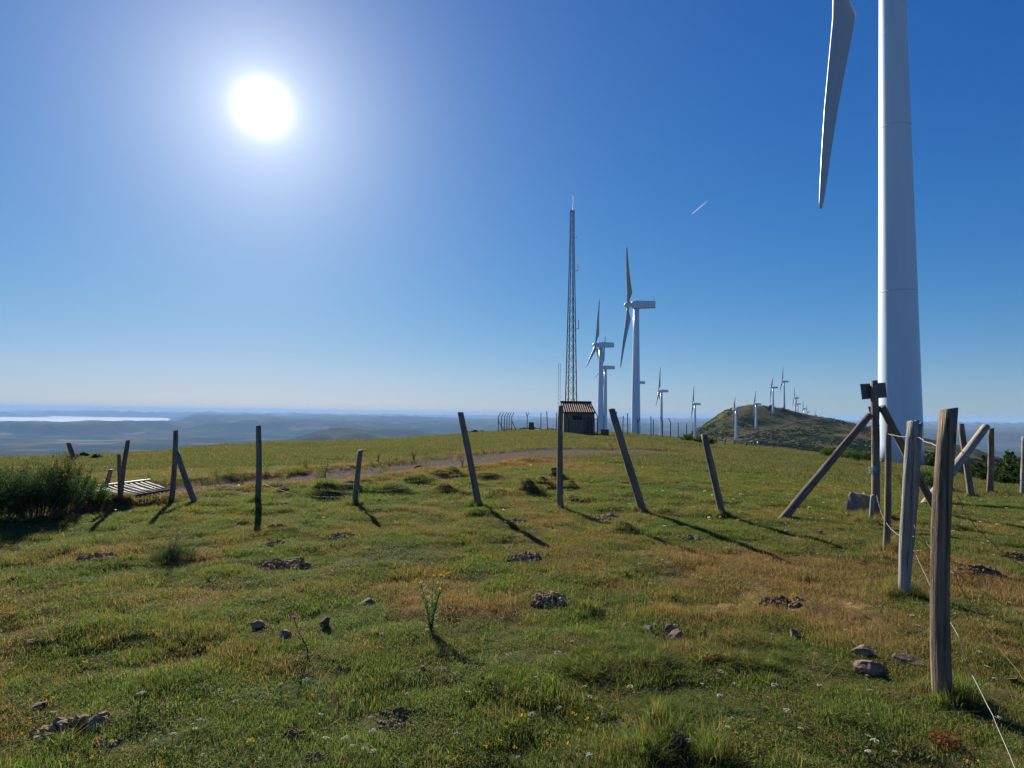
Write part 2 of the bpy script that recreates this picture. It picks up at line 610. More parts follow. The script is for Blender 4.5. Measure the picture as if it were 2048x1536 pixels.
RK = np.array([150, 300, 500, 700, 800, 900, 1000, 1300, 2000, 3500], float)
HILL = {  # photograph rows of the ground at those distances
    1380: (895, 895, 893, 890, 885, 878, 868, 900, None, None),
    1420: (900, 898, 896, 890, 882, 866, 842, 872, None, None),
    1450: (905, 902, 900, 893, 884, 860, 821, 852, None, None),
    1500: (910, 908, 905, 893, 882, 862, 811, 842, None, None),
    1560: (918, 912, 908, 894, 884, 862, 818, 836, None, None),
    1600: (925, 918, 912, 894, 880, 862, 827, 838, None, None),
    1650: (935, 928, 918, 896, 880, 862, 837, 842, None, None),
    1700: (945, 935, 922, 900, 882, 866, 847, 852, None, None),
    1760: (950, 935, 922, 905, 888, 874, 860, 866, None, None),
    1850: (960, 938, 920, 905, 893, 884, 878, 888, None, None),
    1950: (985, 958, 938, 922, 912, 905, 901, 910, None, None),
    2048: (1010, 985, 962, 950, 945, 941, 938, 948, None, None),
    2500: (1080, 1050, 1020, 1000, 995, 990, 985, 1000, None, None)}
hz_px, hz = [], []
for px_, z_ in ((-600, (-25, -60, -110, -170, -200, -225, -250, -300, -350, -370)),
                (900, (-25, -60, -110, -170, -200, -225, -250, -300, -350, -370)),
                (1100, (-14, -34, -70, -120, -140, -160, -190, -260, -340, -370)),
                (1190, (-8, -10, -22, -60, -80, -110, -140, -220, -330, -370)),
                (1280, (-7, -12, -17, -36, -50, -70, -100, -190, -320, -370)),
                (1330, (-8, -14, -18, -30, -40, -54, -70, -150, -300, -370))):
    hz_px.append(px_)
    hz.append(z_)
for px_, rows in HILL.items():
    hz_px.append(px_)
    ca = math.cos(math.atan((px_ - 1024) / F))
    zz = []
    for r_, row in zip(RK, rows):
        zz.append({2000.0: -140, 3500.0: -330}[r_] if row is None else EYE - (row - yhor(px_)) / F * r_ * ca)
    hz.append(zz)
hz_px = np.array(hz_px, float)
hz = np.array(hz, float)
LRK = np.log(RK)

HUM = []   # grassy hummocks: x, y, radius x, radius y, height
def plane_pt(px, py, z=0.0):
    d_ = ray(px, py)
    t = (z - EYE) / d_.z
    return CAM + d_ * t
for (px_, py_, wpx, h_) in ((650, 992, 70, .16), (700, 985, 50, .15), (835, 940, 40, .14), (905, 948, 40, .17), (880, 952, 50, .12),
                            (830, 962, 60, .13), (790, 985, 60, .12), (890, 985, 40, .13), (1055, 985, 40, .17), (1085, 972, 36, .16),
                            (1112, 962, 40, .16), (1140, 974, 30, .12), (570, 990, 40, .10), (730, 965, 40, .10), (975, 955, 50, .10),
                            (1000, 990, 45, .09), (1240, 1060, 60, .06), (960, 1030, 40, .06)):
    p_ = plane_pt(px_, py_)
    rad = wpx / 2 / F * p_.y
    HUM.append((p_.x, p_.y, rad * 1.15, rad * 0.95, h_ * 1.6))

TRK_PX = [(150, 995), (230, 985), (340, 970), (500, 960), (650, 946), (800, 929), (930, 914), (1050, 903), (1200, 894), (1330, 889)]
TRK = np.array([plane_pt(*q)[:2] for q in TRK_PX])
TRK_W = np.array([1.15, 1.15, 1.2, 1.25, 1.3, 1.5, 1.8, 2.0, 2.0, 1.6])

def track_dist(x, y):
    best = np.full(np.shape(x), 1e9)
    for i in range(len(TRK) - 1):
        a, b = TRK[i], TRK[i + 1]
        d_ = b - a
        t = np.clip(((x - a[0]) * d_[0] + (y - a[1]) * d_[1]) / (d_ @ d_), 0, 1)
        w = TRK_W[i] * (1 - t) + TRK_W[i + 1] * t
        dd = np.hypot(x - a[0] - t * d_[0], y - a[1] - t * d_[1]) / w
        best = np.minimum(best, dd)
    return best

FARH = [(690, 6200, 855, 560, 800), (725, 5600, 866, 420, 600), (640, 5400, 872, 300, 500), (790, 7600, 857, 800, 900)]

def H(x, y):
    x = np.asarray(x, float); y = np.asarray(y, float)
    r = np.hypot(x, y)
    az = np.clip(np.arctan2(x, y), -0.93, 0.93)
    px = 1024 + F * np.tan(az)
    rc = np.interp(px, cr_px, cr_Y) / np.cos(az)
    zc = np.interp(px, cr_px, cr_z)
    dy = np.interp(px, cr_px, cr_dy)
    t = np.clip((r - 10) / (rc - 10), 0, 1)
    zin = zc * t
    s = 1.12 * dy / F * np.cos(az) + 0.04
    zout = zc - s * np.maximum(r - rc, 0)
    # land beyond
    lr = np.clip(np.log(np.maximum(r, 1)), LRK[0], LRK[-1])
    j = np.clip(np.searchsorted(LRK, lr) - 1, 0, len(LRK) - 2)
    fr = (lr - LRK[j]) / (LRK[j + 1] - LRK[j])
    i = np.clip(np.searchsorted(hz_px, px) - 1, 0, len(hz_px) - 2)
    fp = np.clip((px - hz_px[i]) / (hz_px[i + 1] - hz_px[i]), 0, 1)
    zf = ((hz[i, j] * (1 - fr) + hz[i, j + 1] * fr) * (1 - fp) + (hz[i + 1, j] * (1 - fr) + hz[i + 1, j + 1] * fr) * fp)
    amp = np.interp(r, [400, 1500, 3500, 6000], [0, 8, 40, 60])
    n = 0.6 * fbm(x / 3000.0 + 3.1, y / 2000.0 + 1.7, 5, 4, 0.5) + 0.5 * fbm(x / 900.0, y / 700.0, 9, 4, 0.5)
    rg = 1 - np.abs(fbm(x / 7600.0 + 8.3 + 0.25 * fbm(x / 2500.0, y / 2500.0, 15, 2), y / 3100.0 + 2.9, 13, 3, 0.45)) * 2.6
    rg = np.clip(rg, 0, 1) ** 1.6 + 0.22 * fbm(x / 1500.0, y / 1100.0, 19, 4)
    ramp_ = np.interp(r, [4500, 8000, 13000, 20000, 32000, 47000], [0, 110, 235, 290, 300, 250])
    zf = zf + amp * n + ramp_ * rg - 20 * sstep(3000, 8000, r)
    # the low basin with the sea of cloud
    bas = sstep(420, 290, px) * sstep(14500, 17000, r) * sstep(30500, 28500, r)
    zf = zf * (1 - bas) + bas * -470
    for (hp, hr, hy, sx, sy) in FARH:
        a_ = math.atan((hp - 1024) / F)
        cx, cy = hr * math.sin(a_), hr * math.cos(a_)
        top = EYE - (hy - yhor(hp)) / F * cy
        g = np.exp(-((x - cx) / sx) ** 2 - ((y - cy) / sy) ** 2)
        zf = np.maximum(zf, -380 + (top + 380) * g)
    rough_h = sstep(500, 800, r) * sstep(2500, 1500, r)
    zf = zf + rough_h * 3.0 * fbm(x / 70.0, y / 70.0, 31, 4)
    wf = sstep(rc + 20, rc + 90, r)
    zo = np.where(r > rc, np.maximum(zout, zf * wf + (1 - wf) * -500), zin)
    # small relief of the pasture
    near = sstep(170, 100, r)
    td = track_dist(x, y) if np.ndim(x) else track_dist(np.array([x]), np.array([y]))[0]
    off = sstep(0.75, 1.25, td)
    rel = 0.035 * fbm(x * 0.9, y * 0.9, 71, 3) + 0.05 * fbm(x * 0.28, y * 0.28, 73, 3) * sstep(3, 9, r) + (0.050 * fbm(x * 2.7, y * 2.7, 75, 3) + 0.02 * np.abs(fbm(x * 6.3, y * 6.3, 77, 2))) * sstep(20, 12, r)
    bank = 0.10 * np.exp(-((td - 1.25) / 0.22) ** 2) * sstep(40, 15, r)
    rel = rel * (0.25 + 0.75 * off) - 0.07 * (1 - off) + bank
    for (hx, hy, ax, ay, hh) in HUM:
        g = np.exp(-((x - hx) / ax) ** 2 - ((y - hy) / ay) ** 2)
        rel = rel + hh * g
    return zo + rel * near

def Hs(x, y):
    return float(H(np.array([x]), np.array([y]))[0])

_T = np.geomspace(0.8, 130, 900)
def at(px, py):
    """first point of the ground under a pixel of the photograph"""
    d_ = ray(px, py)
    X, Y, Z = d_.x * _T, d_.y * _T, EYE + d_.z * _T
    h_ = Z - H(X, Y)
    k_ = np.argmax(h_ < 0)
    if h_[k_] >= 0:
        k_ = len(_T) - 1
    a, b = h_[k_ - 1], h_[k_]
    t = _T[k_ - 1] + (_T[k_] - _T[k_ - 1]) * (a / (a - b) if a != b else 0)
    x, y = d_.x * t, d_.y * t
    return Vector((x, y, Hs(x, y)))

def ground_xy(px, depth):
    d_ = ray(px, yhor(px))
    x, y = d_.x * depth, d_.y * depth
    return Vector((x, y, Hs(x, y)))

# dryness of the turf, 0 lush to 1 straw
DRY = []
for (px_, py_, wpx, hpx, a_) in ((1480, 1130, 380, 70, .7), (1620, 1200, 260, 90, .75), (1720, 1260, 180, 70, .8), (1330, 1180, 300, 90, .45),
                                 (760, 1150, 260, 60, .6), (960, 1215, 200, 80, .65), (820, 1200, 220, 40, .5), (190, 1110, 160, 40, .6),
                                 (1180, 1140, 160, 50, .45), (1080, 920, 300, 20, .7), (850, 915, 420, 22, .6), (1450, 1240, 300, 50, .5),
                                 (1960, 1150, 240, 120, .6), (1990, 1290, 140, 100, .5), (380, 1115, 120, 40, .5), (1600, 925, 260, 14, .7),
                                 (1300, 880, 200, 14, .5), (330, 935, 300, 20, .55), (1900, 1050, 300, 60, .5)):
    p_ = plane_pt(px_, py_)
    q_ = plane_pt(px_, py_ + hpx / 2)
    DRY.append((p_.x, p_.y, wpx / 2 / F * p_.y, max(abs(p_.y - q_.y), .15), a_))

def dryness(x, y):
    d_ = 0.24 + 0.42 * fbm(x * 0.35, y * 0.35, 91, 3) + 0.36 * fbm(x * 1.6, y * 1.6, 93, 3) + 0.34 * fbm(x * 4.7, y * 4.7, 95, 3)
    for (cx, cy, ax, ay, a_) in DRY:
        d_ = d_ + a_ * np.exp(-((x - cx) / ax) ** 2 - ((y - cy) / ay) ** 2) * (.35 + .9 * vnoise(x * 2.1, y * 2.1, 97))
    d_ = d_ + 0.5 * np.exp(-((track_dist(x, y) - 1.3) / 0.45) ** 2) + sstep(14, 40, np.hypot(x, y)) * (0.12 + 0.55 * fbm(x * .10, y * .22, 99, 4))
    return np.clip(d_, 0, 1)

# polar tessellation of one continuous land surface
az_f = np.radians(np.arange(-56, 56.01, 0.2))
az_b = np.radians(np.concatenate([np.arange(60, 180, 6), np.arange(-180, -59, 6)]))
AZ = np.concatenate([az_f, az_b])
r_near = np.concatenate([[0.02], np.geomspace(0.5, 130, 440)])
r_far = np.geomspace(130, 47000, 420)
def polar(rs):
    rr, aa = np.meshgrid(rs, AZ, indexing='ij')
    x, y = rr * np.sin(aa), rr * np.cos(aa)
    z = H(x.ravel(), y.ravel()).reshape(x.shape)
    nr, na = x.shape
    i, j = np.meshgrid(np.arange(nr - 1), np.arange(na), indexing='ij')
    j2 = (j + 1) % na
    q = np.stack([i * na + j, i * na + j2, (i + 1) * na + j2, (i + 1) * na + j], -1).reshape(-1, 4)[:, ::-1]
    return np.stack([x, y, z], -1).reshape(-1, 3), q

v_, q_ = polar(r_near)
ground = link('ground', np_mesh('ground', v_, q_, 'pasture', {'dry': dryness(v_[:, 0], v_[:, 1])}, True))
tag(ground, 'grazed hilltop pasture of short green and dry turf', 'ground', kind='structure')
v_, q_ = polar(r_far)
hills = link('hills', np_mesh('hills', v_, q_, 'far_land', None, True))
tag(hills, 'heath covered ridge and hazy valley with far blue hills', 'hills', kind='structure')

def strip(name, pts, widths, n_cross, mat, lift, seed):
    pts = np.array(pts, float)
    seg = np.hypot(*np.diff(pts, axis=0).T)
    s = np.concatenate([[0], np.cumsum(seg)])
    n = max(int(s[-1] / (widths[0] * 0.12)), 40)
    n = min(n, 500)
    ss = np.linspace(0, s[-1], n)
    cx, cy = np.interp(ss, s, pts[:, 0]), np.interp(ss, s, pts[:, 1])
    k_ = np.ones(9) / 9
    cx = np.convolve(np.pad(cx, 4, 'edge'), k_, 'valid'); cy = np.convolve(np.pad(cy, 4, 'edge'), k_, 'valid')
    w = np.interp(ss, s, widths)
    tx, ty = np.gradient(cx), np.gradient(cy)
    l_ = np.hypot(tx, ty); nx, ny = -ty / l_, tx / l_
    wl = w * (1 + 0.25 * fbm(ss / w[0] * 1.3, ss * 0, seed, 3)); wr = w * (1 + 0.25 * fbm(ss / w[0] * 1.3, ss * 0 + 9, seed, 3))
    u = np.linspace(-1, 1, n_cross)
    off = np.where(u[None, :] < 0, u[None, :] * wl[:, None], u[None, :] * wr[:, None])
    X, Y = cx[:, None] + nx[:, None] * off, cy[:, None] + ny[:, None] * off
    Z = H(X.ravel(), Y.ravel()).reshape(X.shape) + lift
    i, j = np.meshgrid(np.arange(n - 1), np.arange(n_cross - 1), indexing='ij')
    q = np.stack([i * n_cross + j, i * n_cross + j + 1, (i + 1) * n_cross + j + 1, (i + 1) * n_cross + j], -1).reshape(-1, 4)
    return link(name, np_mesh(name, np.stack([X, Y, Z], -1).reshape(-1, 3), q, mat, None, True))

tr_ = strip('dirt_track', TRK, TRK_W * 0.95, 21, 'track_dirt', 0.02, 3)
tag(tr_, 'stony brown dirt track crossing the pasture', 'track', kind='structure')

def far_pt(px, dist):
    a_ = math.atan((px - 1024) / F)
    return (dist * math.sin(a_), dist * math.cos(a_))
tr2 = strip('hill_track', [far_pt(1452, 800), far_pt(1490, 850), far_pt(1530, 885), far_pt(1570, 918), (far_pt(1610, 950)), far_pt(1650, 985), far_pt(1665, 1010)],
            np.array([2.6] * 7), 7, 'track_dirt', 0.45, 5)
tag(tr2, 'pale dirt track climbing the flank of the ridge hill', 'track', kind='structure')

# sea of cloud filling a far basin
cb_x = np.linspace(-34000, -9600, 220)
cb_y = np.linspace(15800, 29500, 60)
gx, gy = np.meshgrid(cb_x, cb_y, indexing='ij')
edge = sstep(-9600, -10800, gx) * sstep(29500, 28500, gy)
gz = -372 + 14 * fbm(gx / 900, gy / 900, 41, 4) + 10 * edge - 60 * (1 - edge)
i, j = np.meshgrid(np.arange(219), np.arange(59), indexing='ij')
q = np.stack([i * 60 + j, (i + 1) * 60 + j, (i + 1) * 60 + j + 1, i * 60 + j + 1], -1).reshape(-1, 4)
cb = link('cloud_bank', np_mesh('cloud_bank', np.stack([gx, gy, gz], -1).reshape(-1, 3), q, 'fog_white', None, True))
tag(cb, 'bright white sea of cloud lying in the far valley', 'cloud', kind='stuff')

# contrail
ct = MB()
a_, b_ = pix(1384, 428, 26000), pix(1418, 399, 27500)
N = 30
pts = [a_.lerp(b_, i / (N - 1)) for i in range(N)]
rad = [(10 + 34 * i / N) * (0.8 + 0.4 * random.random()) for i in range(N)]
ct.tube(pts, rad, 8)
me = ct.mesh('contrail', 'contrail_ice', True)
al = me.attributes.new('alpha', 'FLOAT', 'POINT')
av = []
for i in range(N):
    av += [0.50 * (1 - i / (N - 1)) ** 1.3] * 8
al.data.foreach_set('value', np.array(av, np.float32))
tag(link('contrail', me), 'short white aircraft contrail in the blue sky', 'contrail')

# ------------------------------------------------------------------ wind turbines
YAW = R(18)
AX = Vector((-math.cos(YAW), math.sin(YAW), 0))
HDIR = Vector((math.sin(YAW), math.cos(YAW), 0))
TILT = R(5)
ax3 = AX * math.cos(TILT) + Vector((0, 0, 1)) * math.sin(TILT)
up3 = -AX * math.sin(TILT) + Vector((0, 0, 1)) * math.cos(TILT)

def blade_mesh():
    st = [(0.9, .95, .95), (1.8, .95, .9), (3.2, 1.25, .72), (5.2, 1.82, .48), (7.0, 1.66, .36), (10, 1.38, .25), (14, 1.05, .17), (18, .74, .115),
          (21, .52, .075), (22.8, .34, .045), (23.4, .16, .025)]
    n = 16
    vs_, fs = [], []
    for (z, ch, th) in st:
        rnd_ = max(0.0, min(1.0, (4.6 - z) / 2.6))
        for j in range(n):
            a = 2 * math.pi * j / n
            xa = math.cos(a)
            taper = 1 - (1 - rnd_) * 0.80 * max(0, -xa) ** 0.8
            x = ch * (0.5 * xa) - (1 - rnd_) * (ch * 0.5 - 0.42 * min(ch, 0.95))
            vs_.append((x, 0.5 * th * math.sin(a) * taper, z))
    for i in range(len(st) - 1):
        for j in range(n):
            j2 = (j + 1) % n
            fs.append((i * n + j, i * n + j2, (i + 1) * n + j2, (i + 1) * n + j))
    fs.append(tuple(range((len(st) - 1) * n, len(st) * n)))
    return MB().add(vs_, fs).mesh('blade', 'blade_white', True)

def lathe_mb(prof, axis='z', n=24):
    m = MB()
    vs_, fs = [], []
    for (r_, z) in prof:
        for j in range(n):
            a = 2 * math.pi * j / n
            c_, s_ = r_ * math.cos(a), r_ * math.sin(a)
            vs_.append((c_, s_, z) if axis == 'z' else (z, c_, s_))
    for i in range(len(prof) - 1):
        for j in range(n):
            j2 = (j + 1) % n
            fs.append((i * n + j, i * n + j2, (i + 1) * n + j2, (i + 1) * n + j))
    fs.append(tuple(range(n - 1, -1, -1)))
    fs.append(tuple(range((len(prof) - 1) * n, len(prof) * n)))
    return m.add(vs_, fs)

BLADE = blade_mesh()
SPIN = lathe_mb([(1.05, -0.9), (1.12, -0.2), (1.05, 0.4), (0.85, 0.95), (0.52, 1.4), (0.12, 1.65)], 'x', 20).mesh('spinner', 'turbine_white', True)

def nacelle_mesh():
    # cross sections along x (front positive), each a rounded rectangle
    secs = [(1.7, .95, -.95, .85), (1.3, 1.25, -1.25, 1.05), (-1.0, 1.38, -1.32, 1.15), (-6.4, 1.02, -1.30, 1.05), (-6.6, .9, -1.2, .95)]
    vs_, fs = [], []
    for (x, t, b, w) in secs:
        c_ = .28
        ring = [(-w + c_, b), (w - c_, b), (w, b + c_), (w, t - c_), (w - c_, t), (-w + c_, t), (-w, t - c_), (-w, b + c_)]
        vs_ += [(x, y, z) for (y, z) in ring]
    for i in range(len(secs) - 1):
        for j in range(8):
            j2 = (j + 1) % 8
            fs.append((i * 8 + j, (i + 1) * 8 + j, (i + 1) * 8 + j2, i * 8 + j2))
    fs.append(tuple(range(7, -1, -1)) if False else tuple(range(8)))
    fs.append(tuple(range(39, 31, -1)))
    return MB().add(vs_, fs).mesh('nacelle', 'turbine_white')
NAC = nacelle_mesh()
VANE = MB().tube([(-6.2, 0, .95), (-6.2, 0, 2.3)], .035, 5).box((-6.2, 0, 2.3), (.1, .5, .05)).mesh('wind_vane', 'grey_steel')

def basis(x, y, z, loc):
    return Matrix(((x.x, y.x, z.x, loc.x), (x.y, y.y, z.y, loc.y), (x.z, y.z, z.z, loc.z), (0, 0, 0, 1)))

def turbine(px, hub_row, depth, theta, label, group=None, base_r=1.7, hi=False, bs=1.0, yaw=18, ov=2.7):
    AX = Vector((-math.cos(R(yaw)), math.sin(R(yaw)), 0))
    HDIR = Vector((math.sin(R(yaw)), math.cos(R(yaw)), 0))
    ax3 = AX * math.cos(TILT) + Vector((0, 0, 1)) * math.sin(TILT)
    up3 = -AX * math.sin(TILT) + Vector((0, 0, 1)) * math.cos(TILT)
    hub_top = pix(px, hub_row, depth * (math.cos(math.atan((px - 1024) / F)) if depth > 500 else 1.0))
    bx, by = hub_top.x, hub_top.y
    bz = Hs(bx, by) - 0.15
    t = thing('wind_turbine', label, 'wind turbine', (bx, by, bz), group)
    hh = hub_top.z - bz
    prof = []
    top_r = base_r * 0.575
    ns = 24 if hi else 6
    for i in range(ns + 1):
        f_ = i / ns
        prof.append((base_r + (top_r - base_r) * f_, f_ * (hh - 1.25)))
    tw = lathe_mb(prof, 'z', 64 if hi else 20).build('tower', 'turbine_white', t, True)
    if hi:
        for f_ in (0.34, 0.67):
            r_ = base_r + (top_r - base_r) * f_
            z = f_ * (hh - 1.25)
            lathe_mb([(r_ + .006, z - .035), (r_ + .012, z), (r_ + .006, z + .035)], 'z', 64).build('flange_seam', 'turbine_seam', tw, True)
    hub = Vector((0, 0, hh))
    nac = link('nacelle', NAC, t)
    nac.matrix_local = basis(AX * (ov / 2.7), Vector((0, 0, 1)).cross(AX), Vector((0, 0, 1)), hub)
    vn = link('wind_vane', VANE, nac)
    hc = hub + AX * ov + Vector((0, 0, .1))
    sp = link('spinner', SPIN, t)
    sp.matrix_local = basis(ax3, up3.cross(ax3), up3, hc)
    for k_ in range(3):
        th = R(theta + 120 * k_)
        d_ = up3 * math.cos(th) + HDIR * math.sin(th)
        bl = link('blade', BLADE, t)
        bl.matrix_local = basis(ax3 * (.5 + .5 * bs), d_.cross(ax3), d_ * bs, hc)
    return t, hub, hh

FARG = 'turbines along the ridge behind the hill'
turbine(1783, -92, 48.5, 187, 'huge white turbine tower with a drooping blade, rising behind the sign post', hi=True, base_r=1.54, bs=.91, yaw=27, ov=3.5)
turbine(1272.5, 610, 212, -46, 'white turbine with one long blade pointing down, beyond the bent fence posts')
turbine(1202, 690, 306, -4, 'white turbine beside the tiled hut, its upright blade above a sunlit lower one')
turbine(1211, 735, 430, 8, 'pale turbine half hidden behind the turbine beside the tiled hut')
turbine(1275.5, 765, 560, 30, 'distant turbine almost wholly hidden behind a closer turbine tower')
turbine(1323, 782, 600, -10, 'small white turbine standing alone between the compound fence and the hill foot')
turbine(1390, 808, 750, -24, 'small white turbine standing at the left foot of the heath hill'.replace('left ', ''))
turbine(1472, 819, 780, -52, 'small white turbine below the hill slope beside the low shed')
turbine(1512, 808, 895, -40, 'small white turbine on the hill slope above the low shed')
turbine(1546, 775, 965, -50, 'small white turbine just below the hill crest by a tiny hut')
turbine(1568, 763, 1000, 8, 'small white turbine highest up, on the crest of the heath hill')
for (px_, row_, dd, th_) in ((1591, 796, 1330, 16), (1595.5, 808, 1500, 10), (1608, 817, 1650, 14), (1615, 824, 1850, 20), (1631, 833, 2000, -4)):
    turbine(px_, row_, dd, th_, 'tiny white turbine half sunk behind the long shoulder of the hill', FARG)

# ------------------------------------------------------------------ wooden posts
def post_mesh(length, rad, sides=12, seed=0, taper=0.88, ragged=0.0, square=0.0):
    rs = random.Random(seed)
    n = 10
    vs_, fs = [], []
    ph = rs.random() * 6
    bend = rs.uniform(-.022, .022) * length
    lob = [rs.uniform(.9, 1.1) for _ in range(sides)]
    for i in range(n + 1):
        f_ = i / n
        z = -0.12 + (length + 0.12) * f_
        rr = rad * (1.04 + (taper - 1.04) * f_) * (1 + rs.uniform(-.03, .03))
        bx = bend * math.sin(math.pi * f_)
        for j in range(sides):
            a = 2 * math.pi * j / sides + ph
            q = rr * lob[j] * (1 + rs.uniform(-.05, .05))
            if square:
                q *= 1 / max(abs(math.cos(a - ph)), abs(math.sin(a - ph))) ** square
            zz = z
            if i == n:
                zz = z + rad * 0.22 * math.cos(a + 1.0) + rs.uniform(-1, 1) * ragged
            vs_.append((bx + q * math.cos(a), q * math.sin(a), zz))
    for i in range(n):
        for j in range(sides):
            j2 = (j + 1) % sides
            fs.append((i * sides + j, i * sides + j2, (i + 1) * sides + j2, (i + 1) * sides + j))
    vs_.append((0, 0, length - rad * .03))
    c_ = len(vs_) - 1
    for j in range(sides):
        fs.append((n * sides + j, n * sides + (j + 1) % sides, c_))
    return MB().add(vs_, fs)

def align(o, a, b, spin=0.0):
    z = (Vector(b) - Vector(a)).normalized()
    q_ = z.to_track_quat('Z', 'Y') @ Quaternion((0, 0, 1), spin)
    o.rotation_mode = 'QUATERNION'
    o.rotation_quaternion = q_
    o.location = a

POSTS = {}
def post(key, top, base, wpx, mat, label, group=None, base_pt=None, depth=None, name='fence_post', cat='fence post', top_depth=0.0, **kw):
    g = Vector(base_pt) if base_pt is not None else at(*base)
    dep = depth_of(g)
    tp = pix(top[0], top[1], dep + top_depth)
    L = (tp - g).length
    m = post_mesh(L, wpx / 2 / F * dep * math.cos(math.atan((base[0] - 1024) / F)), seed=hash(key) % 999 if not isinstance(key, int) else key, **kw)
    o = m.build(name, mat, None, True)
    align(o, g, tp)
    tag(o, label, cat, group)
    POSTS[key] = (g, tp, dep, o)
    return o

post(1, (137, 886), (150, 922), 11, 'brown_wood', 'slim brown post leaning behind the flowering broom bush', base_pt=None)
post(2, (222, 939), (212, 972), 11, 'brown_wood', 'short stub of a post leaning behind the cattle grid')
post(3, (238, 909), (240, 998), 9, 'post_wood', 'thin upright stake crossing a leaning stake at the cattle grid')
post(4, (256, 880), (241, 1001), 11, 'brown_wood', 'tall brown stake leaning over the cattle grid')
post(5, (352, 861), (343, 1003), 12, 'post_wood', 'upright post propped by a slanting brace beside the cattle grid')
post(6, (517, 852), (515, 1004), 12, 'post_wood', 'straight grey post standing alone on open turf before the track')
post(7, (721, 900), (710, 1012), 12, 'post_wood', 'short leaning post beside the grassy hummocks')
post(8, (921, 825), (958, 1015), 14, 'post_wood', 'grey post tilted away from the hummocks, its head cut flat')
post(9, (1121, 812), (1121, 1020), 12, 'post_wood', 'straight post standing in front of the tiled hut')
post(10, (1223, 818), (1288, 1027), 16, 'post_wood', 'strongly tilted post in front of the turbine bases')
post(11, (1408, 869), (1446, 1034), 15, 'post_wood', 'tilted post with splintered wire tufts on its head', ragged=.012)
post(13, (1776, 853), (1772, 1103), 15, 'brown_wood', 'thin straight brown post near the sign post and boulder')
post(15, (1897, 818), (1887, 1392), 39, 'brown_wood', 'thick round brown post with a flat sawn head', sides=20, taper=0.97)
post(16, (1922, 848), (1943, 994), 15, 'post_wood', 'thin post tilted behind the pale slanting pole')
post(17, (1982, 857), (1979, 988), 14, 'brown_wood', 'upright post between the pale slanting pole and dark scrub slope')
post(18, (2049, 872), (2046, 992), 14, 'grey_wood', 'grey post at the end of the sagging wire')
# brace of post 5
g5, t5, d5, o5 = POSTS[5]
a_ = at(390, 1004)
b_ = pix(353, 903, d5 - 0.06)
br = post_mesh((b_ - a_).length, 5.5 / F * d5, seed=55).build('post_brace', 'post_wood', None, True)
align(br, a_, b_)
tag(br, 'slanting wooden brace propping the post beside the cattle grid', 'brace')

# corner post with sign boards and two braces
g12 = at(1750, 1038)
d12 = depth_of(g12)
t12 = pix(1748, 762, d12)
sp = thing('sign_post', 'dark corner post with a tilted board on its head, next to the boulder', 'sign post', g12)
pm = post_mesh((t12 - g12).length, 7.4 / F * d12, seed=12, ragged=.01).build('post', 'post_wood', sp, True)
align(pm, (0, 0, 0), t12 - g12)
def board(corners, depth, th, name, mat, parent, origin):
    a_ = [pix(x, y, depth) - origin for (x, y) in corners]
    b_ = [pix(x, y, depth + th) - origin for (x, y) in corners]
    return MB().add(a_ + b_, [(0, 1, 2, 3), (7, 6, 5, 4), (0, 4, 5, 1), (1, 5, 6, 2), (2, 6, 7, 3), (3, 7, 4, 0)]).build(name, mat, parent)
bd = board([(1720, 768), (1771, 765), (1774, 795), (1724, 799)], d12 + .075, .012, 'sign_board', 'sign_back', sp, g12)
for (x, y) in ((1741, 779), (1757, 778)):
    q_ = pix(x, y, d12 + .07) - g12
    MB().tube([q_, q_ - fw * .02], .012, 8).build('bolt', 'grey_steel', bd)
board([(1736, 813), (1760, 812), (1759, 836), (1743, 841)], d12 + .07, .012, 'small_board', 'sign_back', sp, g12)
# wire ends and twine wound round the post
for i, row in enumerate((826, 838, 852, 866, 880, 893, 905, 923)):
    m = MB()
    c_ = pix(1749, row, d12) - g12
    pts = []
    for k_ in range(26):
        a = 2 * math.pi * k_ / 20
        rr = .072 + .004 * math.sin(k_ * 2.3)
        pts.append(c_ + Vector((rr * math.cos(a), rr * math.sin(a), .006 * math.sin(k_ * 1.7) + .0006 * k_)))
    dx = random.uniform(.05, .11)
    e_ = pts[-1]
    pts += [e_ + Vector((dx * .5, -.03, random.uniform(-.01, .03))), e_ + Vector((dx, -.02, random.uniform(-.05, .03))), e_ + Vector((dx * 1.15, 0, random.uniform(-.06, .0)))]
    m.tube(pts, .0022, 5)
    m.build('wire_wrap', 'rusty_wire', sp, True)
m = MB()
c_ = pix(1749, 940, d12) - g12
pts = [c_ + Vector((.076 * math.cos(k_ * .5), .076 * math.sin(k_ * .5), .0022 * k_ - .06)) for k_ in range(52)]
m.tube(pts, .006, 6)
m.build('twine', 'blue_rope', sp, True)
twg = MB()
a_ = pix(1736, 838, d12) - g12
twg.tube([a_, a_ + Vector((-.05, -.02, .02)), a_ + Vector((-.10, -.02, .005)), a_ + Vector((-.14, -.01, .03))], [.008, .006, .004, .002], 5)
twg.tube([a_ + Vector((-.05, -.02, .02)), a_ + Vector((-.06, -.03, .05))], [.004, .002], 5)
twg.build('broken_splinter', 'post_wood', sp, True)

a_ = at(1570, 1034); b_ = pix(1740, 830, d12 - .03)
br = post_mesh((b_ - a_).length, 7.5 / F * d12, seed=71).build('post_brace', 'brown_wood', None, True)
align(br, a_, b_)
tag(br, 'long slanting pole leaning up to the sign post over open turf', 'brace')
a_ = at(1874, 1024); b_ = pix(1764, 814, d12 + .02)
br = post_mesh((b_ - a_).length, 8.0 / F * d12, seed=73).build('post_brace', 'post_wood', None, True)
align(br, a_, b_)
tag(br, 'slanting brace running from the sign post down behind the grey split post', 'brace')
